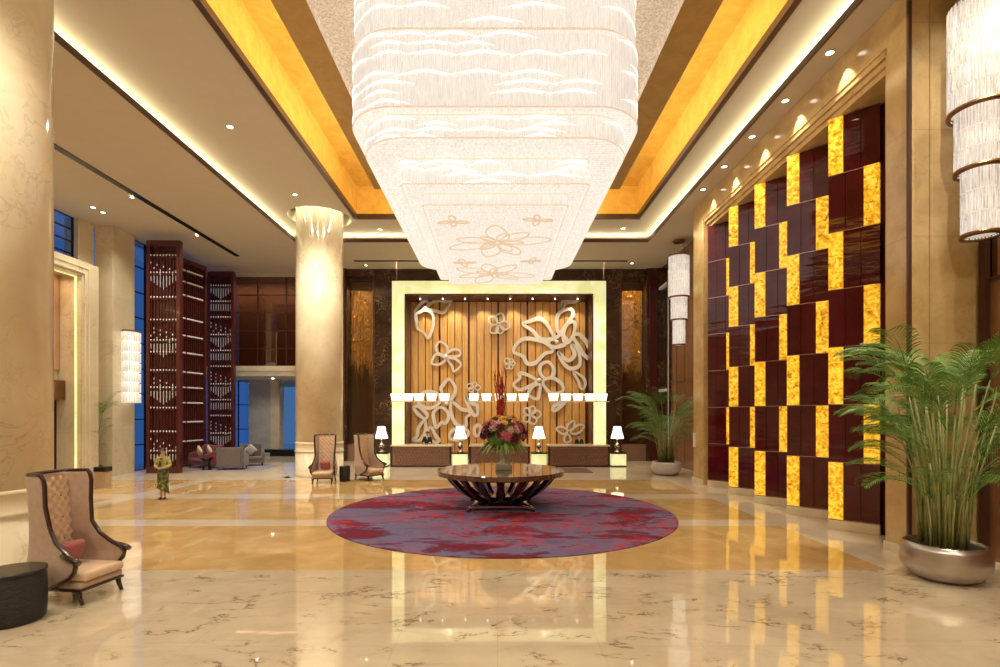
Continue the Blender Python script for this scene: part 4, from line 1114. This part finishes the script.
    for sgn in (1, -1):
        for j in range(g2+1):
            for i in range(g2+1):
                u, v_ = i/g2*2-1, j/g2*2-1; b_ = max(0, (1-u**4)*(1-v_**4))**.5*.085*sgn
                vs.append((u*.21*(1-.08*v_*v_), b_, v_*.19*(1-.08*u*u)))
    q = (g2+1)**2
    mb.add(vs, [(j*(g2+1)+i, j*(g2+1)+i+1, (j+1)*(g2+1)+i+1, (j+1)*(g2+1)+i) for j in range(g2) for i in range(g2)]+[(q+j*(g2+1)+i, q+(j+1)*(g2+1)+i, q+(j+1)*(g2+1)+i+1, q+j*(g2+1)+i+1) for j in range(g2) for i in range(g2)], True)
    return t, mb
def place_pillow(mb, chair, loc, rz, label):
    o = mb.build('throw_pillow', 'pink'); tag(o, label, 'pillow', 'pink pillows on the wing chairs')
    a = chair.rotation_euler.z; c_, s3 = math.cos(a), math.sin(a)
    o.location = (chair.location.x+loc[0]*c_-loc[1]*s3, chair.location.y+loc[0]*s3+loc[1]*c_, loc[2]); o.rotation_euler = (R(-22), 0, a+rz)
wa = R(-97)
c0, pm = wing_chair((-6.93, 8.02, 0), wa, 'nearest tall pinkish wing chair with dark edging at the left foreground')
place_pillow(pm, c0, (0, .30, .68), 0, 'pink patterned pillow on the near left wing chair')
c1_ = dup(c0, (-7.05, 21.25, 0), R(180+8), 'tall wing chair facing the viewer in front of the far column')
place_pillow(pm, c1_, (0, .30, .68), 0, 'pink pillow on the wing chair in front of the far column')
c2_ = dup(c0, (-5.75, 21.95, 0), R(180+52), 'tall wing chair turned sideways, right of the far column')
c1_.scale = c2_.scale = (1.08, 1.08, 1.0)
# drum tables
def drum(loc, r, h, label):
    t = thing('drum_table', label, 'side table', loc, 0, 'black drum side tables')
    mb = MB(); mb.lathe([(r*.92, .0), (r*.97, .04), (r, h*.3), (r, h*.7), (r*.97, h-.06), (r*.95, h-.05)], 48)
    mb.build('drum_body', bpy.data.materials.get('carved_black_lacquer') or carved, t)
    MB().lathe([(r*.98, h-.05), (r*1.0, h-.03), (r*1.0, h), (r*.9, h+.002)], 48).build('top', 'black', t)
m_, nt_, b_ = newmat('carved_black_lacquer'); carved = m_
b_.inputs['Base Color'].default_value = (.014,.011,.010,1); b_.inputs['Roughness'].default_value = .25
nn_ = noise(nt_, coords(nt_, (1,1,1.6)), 9, 5, .6, 1.5); bump(nt_, b_, nn_, 1.0, .04)
drum((-6.62, 7.02, 0), .37, .70, 'black carved drum table beside the near left wing chair')
drum((-6.28, 21.2, 0), .22, .62, 'small black drum table between the two wing chairs by the far column')
t = thing('floor_uplight', 'small dark floor spotlight on the floor left of the far column base', 'light', (-9.1, 22.3, 0))
MB().lathe([(.16, 0), (.16, .02)], 20).build('base', 'black', t); MB().lathe([(.07, .02), (.08, .16)], 16).build('head', 'chrome', t)

# ------------------------------------------------------------------ lounge group at left
o = MB().box(-15.3, -11.6, 24.9, 27.6, .001, .02).build('lounge_rug', 'lounge_rug'); tag(o, 'grey violet rug under the lounge seats by the screens', 'rug')
def armchair(loc, rz, wd, dp, ht, fab, label, seatmat=None, cat='armchair'):
    t = thing('armchair' if cat == 'armchair' else 'sofa', label, cat, loc, rz); h = wd/2
    MB().box(-h+.14, h-.14, -dp/2+.16, dp/2, .30, .48).build('seat_cushion', seatmat or fab, t, bevel=.05)
    # shell: arms lower at the front, taller back
    prof = [(-dp/2, ht), (-dp/2+.15, ht), (-dp/2+.35, ht*.80), (dp/2-.2, ht*.66), (dp/2-.04, ht*.62), (dp/2-.02, .14), (-dp/2+.06, .14)]
    for s3 in (-1, 1):
        vs = [(s3*h, y, z) for y, z in prof]+[(s3*(h-.14), y, z) for y, z in prof]; n = len(prof)
        MB().add(vs, [tuple(range(n)), tuple(range(2*n-1, n-1, -1))]+[(i, (i+1)%n, n+(i+1)%n, n+i) for i in range(n)]).build('arm', fab, t, bevel=.03)
    MB().box(-h+.14, h-.14, -dp/2, -dp/2+.18, .14, ht).build('backrest', fab, t, bevel=.04)
    MB().box(-h+.10, h-.10, -dp/2+.05, dp/2-.04, .14, .31).build('seat_base', fab, t, bevel=.02)
    for x in (-h+.1, h-.1):
        for y in (-dp/2+.1, dp/2-.1): MB().tube([(x, y, .15), (x, y, 0)], [.035, .022], 8).build('leg', 'black', t)
    return t
armchair((-14.95, 26.35, .02), R(180-35), 1.75, .95, 1.12, 'burgundy', 'burgundy velvet sofa by the lattice screens at left', None, 'sofa')
armchair((-13.1, 25.5, .02), R(12), 1.25, 1.0, 1.10, 'greyfab', 'grey armchair seen from behind in the left lounge')
armchair((-13.0, 27.3, .02), R(180+28), 1.15, .95, 1.12, 'greyfab', 'grey armchair with a silver pillow facing the viewer in the left lounge')
def cushion(loc, rot, mat, label, s=.22):
    mb = MB(); g2 = 8; vs = []
    for sgn in (1, -1):
        for j in range(g2+1):
            for i in range(g2+1):
                u, v_ = i/g2*2-1, j/g2*2-1; vs.append((u*s, max(0, (1-u**4)*(1-v_**4))**.5*.08*sgn, v_*s))
    q = (g2+1)**2
    mb.add(vs, [(j*(g2+1)+i, j*(g2+1)+i+1, (j+1)*(g2+1)+i+1, (j+1)*(g2+1)+i) for j in range(g2) for i in range(g2)]+[(q+j*(g2+1)+i, q+(j+1)*(g2+1)+i, q+(j+1)*(g2+1)+i+1, q+j*(g2+1)+i+1) for j in range(g2) for i in range(g2)], True)
    o = mb.build('cushion', mat, loc=loc); o.rotation_euler = rot; tag(o, label, 'cushion')
cushion((-15.15, 26.2, .84), (R(18), R(45), R(-30)), 'cushion_cream', 'cream cushion standing on its corner, left on the burgundy sofa', .26)
cushion((-14.80, 26.45, .84), (R(18), R(45), R(-30)), 'cushion_cream', 'cream cushion standing on its corner, right on the burgundy sofa', .26)
cushion((-13.05, 27.25, .84), (R(20), R(45), R(25)), 'paleblue', 'silver grey cushion on the grey armchair facing the viewer', .25)
t = thing('stool_table', 'small black flared side table between the sofa and grey armchair', 'side table', (-14.22, 25.2, .02))
MB().lathe([(.24,0),(.20,.04),(.12,.25),(.14,.4),(.28,.56)], 24).build('pedestal', 'black', t); MB().lathe([(.30,.56),(.30,.60)], 32).build('top', 'black', t)

# ------------------------------------------------------------------ people
def skin_obj(name, V, E, rad, mat, parent, root=0, sub=2):
    me = bpy.data.meshes.new(name); me.from_pydata(V, E, []); o = bpy.data.objects.new(name, me); C.objects.link(o)
    me.materials.append(M[mat] if isinstance(mat, str) else mat)
    md = o.modifiers.new('skin', 'SKIN'); md.use_smooth_shade = True
    lay = me.skin_vertices[0].data if len(me.skin_vertices) else None
    if lay is None:
        bm = bmesh.new(); bm.from_mesh(me); bm.verts.layers.skin.verify(); bm.to_mesh(me); bm.free(); lay = me.skin_vertices[0].data
    for i, r in enumerate(rad): lay[i].radius = (r, r) if not isinstance(r, tuple) else r; lay[i].use_root = (i == root)
    s2 = o.modifiers.new('sub', 'SUBSURF'); s2.levels = s2.render_levels = sub
    o.parent = parent
    return o
def person(loc, rz, H, label, outfit):
    t = thing('person', label, 'person', loc, rz); k = H/1.65
    V, E, Rd = [], [], []
    def v(p, r, par=None):
        V.append((p[0]*k, p[1]*k, p[2]*k)); Rd.append(tuple(q*k for q in r) if isinstance(r, tuple) else r*k)
        if par is not None: E.append((par, len(V)-1))
        return len(V)-1
    pel = v((0,0,.90), (.125,.10)); wa_ = v((0,0,1.05), (.105,.08), pel); chs = v((0,.0,1.24), (.125,.095), wa_); nk0 = v((0,-.01,1.37), (.07,.055), chs); nk = v((0,-.005,1.43), .042, nk0)
    jaw = v((0,.012,1.49), (.058,.066), nk); hd = v((0,.005,1.555), (.074,.088), jaw); tp = v((0,-.005,1.61), (.06,.07), hd)
    for s3 in (-1, 1):
        sh = v((s3*.155,0,1.33), .05, chs)
        if outfit == 'dress':
            el = v((s3*.215,.01,1.08), .037, sh); wr1 = v((s3*.09,.19,1.03), .027, el); pa = v((s3*.03,.22,1.03), (.024,.034), wr1)
        else:
            el = v((s3*.22,.04,1.08), .04, sh); wr1 = v((s3*.17,.26,1.10), .028, el); pa = v((s3*.15,.33,1.10), (.036,.02), wr1)
        d = (Vector(V[pa])-Vector(V[wr1])).normalized()/1
        for q in range(4):
            b0 = Vector(V[pa])/k; off = Vector((0, 0, (q-1.5)*.017)) if outfit == 'dress' else Vector(((q-1.5)*.018, 0, 0))
            f1 = v(tuple(b0+off+d*.035), .009, pa); f2 = v(tuple(b0+off+d*(.060+.006*(1-abs(q-1.5)))+Vector((0,0,-.008))), .008, f1); v(tuple(b0+off+d*(.075+.008*(1-abs(q-1.5)))+Vector((0,0,-.024))), .007, f2)
        b0 = (Vector(V[pa])*.5+Vector(V[wr1])*.5)/k; th = v(tuple(b0+Vector((0,.015,.03))), .010, pa); v(tuple(b0+d*.03+Vector((0,.02,.045))), .009, th)
    for s3 in (-1, 1):
        hp = v((s3*.085,0,.84), .085, pel); kn = v((s3*.07,.02,.48), .052, hp); ca = v((s3*.062,-.01,.33), .048, kn); an = v((s3*.055,-.01,.09), .031, ca); bl = v((s3*.065,.08,.035), (.036,.024), an); v((s3*.07,.145,.025), (.03,.018), bl)
    body = skin_obj('body', V, E, Rd, 'skin', t)
    # face
    for s3 in (-1, 1):
        MB().ball((s3*.028*k, .088*k, 1.555*k), .011*k, 8, 6).build('eye', 'black', t)
        MB().ball((s3*.076*k, .0, 1.55*k), .018*k, 8, 6, 1.6).build('ear', 'skin', t)
    MB().ball((0, .098*k, 1.525*k), .013*k, 8, 6, 1.8).build('nose', 'skin', t)
    MB().ball((0, .085*k, 1.492*k), .020*k, 8, 6, .35).build('mouth', plain('lips', (.45,.08,.07), .4) if 'lips' not in bpy.data.materials else bpy.data.materials['lips'], t)
    # hair
    mb = MB(); n, m2 = 20, 12; vs = []
    for j in range(m2+1):
        ph = PI*j/m2*.62
        for i in range(n):
            a = 2*PI*i/n; rr = .093*math.sin(ph)+.0005; fy = math.sin(a)
            z = 1.565+.097*math.cos(ph)+(.035 if fy > .3 and j > 6 else 0)*min(1, (fy-.3)*2)*(j-6)/6*1.6
            vs.append((rr*math.cos(a)*.95*k, (-.008+rr*math.sin(a)*(1.12 if fy < 0 else .98))*k, z*k))
    mb.add(vs, [(j*n+i, j*n+(i+1)%n, (j+1)*n+(i+1)%n, (j+1)*n+i) for j in range(m2) for i in range(n)], True)
    if outfit != 'suit': mb.ball((0, -.115*k, 1.575*k), .048*k, 12, 8)
    mb.build('hair', 'hair', t)
    def garment(name, mat, pts, edges):
        return skin_obj(name, [tuple(c*k for c in p[0]) for p in pts], edges, [tuple(q*k for q in p[1]) if isinstance(p[1], tuple) else p[1]*k for p in pts], mat, t)
    if outfit == 'dress':
        garment('blouse', 'blouse', [((0,0,.93),(.135,.115)), ((0,0,1.05),(.118,.095)), ((0,0,1.23),(.138,.108)), ((0,-.008,1.36),(.085,.068)),
            ((-.155,0,1.33),.066), ((-.222,.01,1.09),.056), ((-.12,.155,1.04),.05), ((.155,0,1.33),.066), ((.222,.01,1.09),.056), ((.12,.155,1.04),.05)],
            [(0,1),(1,2),(2,3),(2,4),(4,5),(5,6),(2,7),(7,8),(8,9)])
        mb = MB(); prof = [(.135,.99),(.15,.90),(.165,.80),(.16,.62),(.155,.48),(.17,.34),(.185,.26)]; vs = []; n = 40
        for j, (r, z) in enumerate(prof):
            for i in range(n):
                a = 2*PI*i/n; q = r*(1+.03*j/6*math.sin(9*a)); zz = z+(.10*math.cos(a-.6) if j == 6 else .05*math.cos(a-.6) if j == 5 else 0)
                vs.append((q*math.cos(a)*k, q*.82*math.sin(a)*k, zz*k))
        mb.add(vs, [(j*n+i, j*n+(i+1)%n, (j+1)*n+(i+1)%n, (j+1)*n+i) for j in range(6) for i in range(n)], True)
        mb.build('skirt', 'dress', t, solid=.008)
        MB().add([((-.03+.05*u)*k*1, (.118-.01*u)*k, (1.34-.36*u)*k) for u in (0,.5,1)]+[((.05+.05*u)*k, (.112-.01*u)*k, (1.34-.36*u)*k) for u in (0,.5,1)], [(0,1,4,3),(1,2,5,4)]).build('sash', 'dress', t, solid=.012)
    else:
        garment('jacket', 'suit', [((0,0,.82),(.15,.12)), ((0,0,1.05),(.13,.105)), ((0,0,1.24),(.150,.115)), ((0,-.012,1.37),(.08,.065)),
            ((-.17,0,1.335),.068), ((-.225,.04,1.08),.055), ((-.18,.22,1.10),.045), ((.17,0,1.335),.068), ((.225,.04,1.08),.055), ((.18,.22,1.10),.045)],
            [(0,1),(1,2),(2,3),(2,4),(4,5),(5,6),(2,7),(7,8),(8,9)])
        MB().add([(-.045*k,.10*k,1.40*k),(.045*k,.10*k,1.40*k),(0,.128*k,1.14*k),(0,.125*k,1.38*k)], [(0,2,3),(3,2,1)]).build('shirt_front', 'shirt', t, solid=.01)
        MB().box(-.012*k, .012*k, .130*k, .140*k, 1.18*k, 1.37*k).build('necktie', 'black', t)
        garment('trousers', 'suit', [((0,0,.88),(.135,.11)), ((-.085,0,.78),.095), ((-.07,.02,.48),.07), ((-.058,-.01,.10),.055), ((.085,0,.78),.095), ((.07,.02,.48),.07), ((.058,-.01,.10),.055)], [(0,1),(1,2),(2,3),(0,4),(4,5),(5,6)])
    sh = MB()
    for s3 in (-1, 1): sh.lathe([(.04*k, 0), (.045*k, .02*k), (.035*k, .055*k)], 14, (s3*.066*k, .055*k), True, 1, 2.2)
    sh.build('shoes', 'black', t)
    return t
person((-10.95, 16.85, 0), R(180+8), 1.66, 'woman in a yellow-green blouse and patterned long skirt standing with clasped hands at left', 'dress')
person((-3.82, 28.2, 0), R(180), 1.78, 'receptionist in a black suit behind the left desk', 'suit')
person((4.50, 28.2, 0), R(180), 1.62, 'receptionist in black with hair tied back behind the right desk', 'bun')
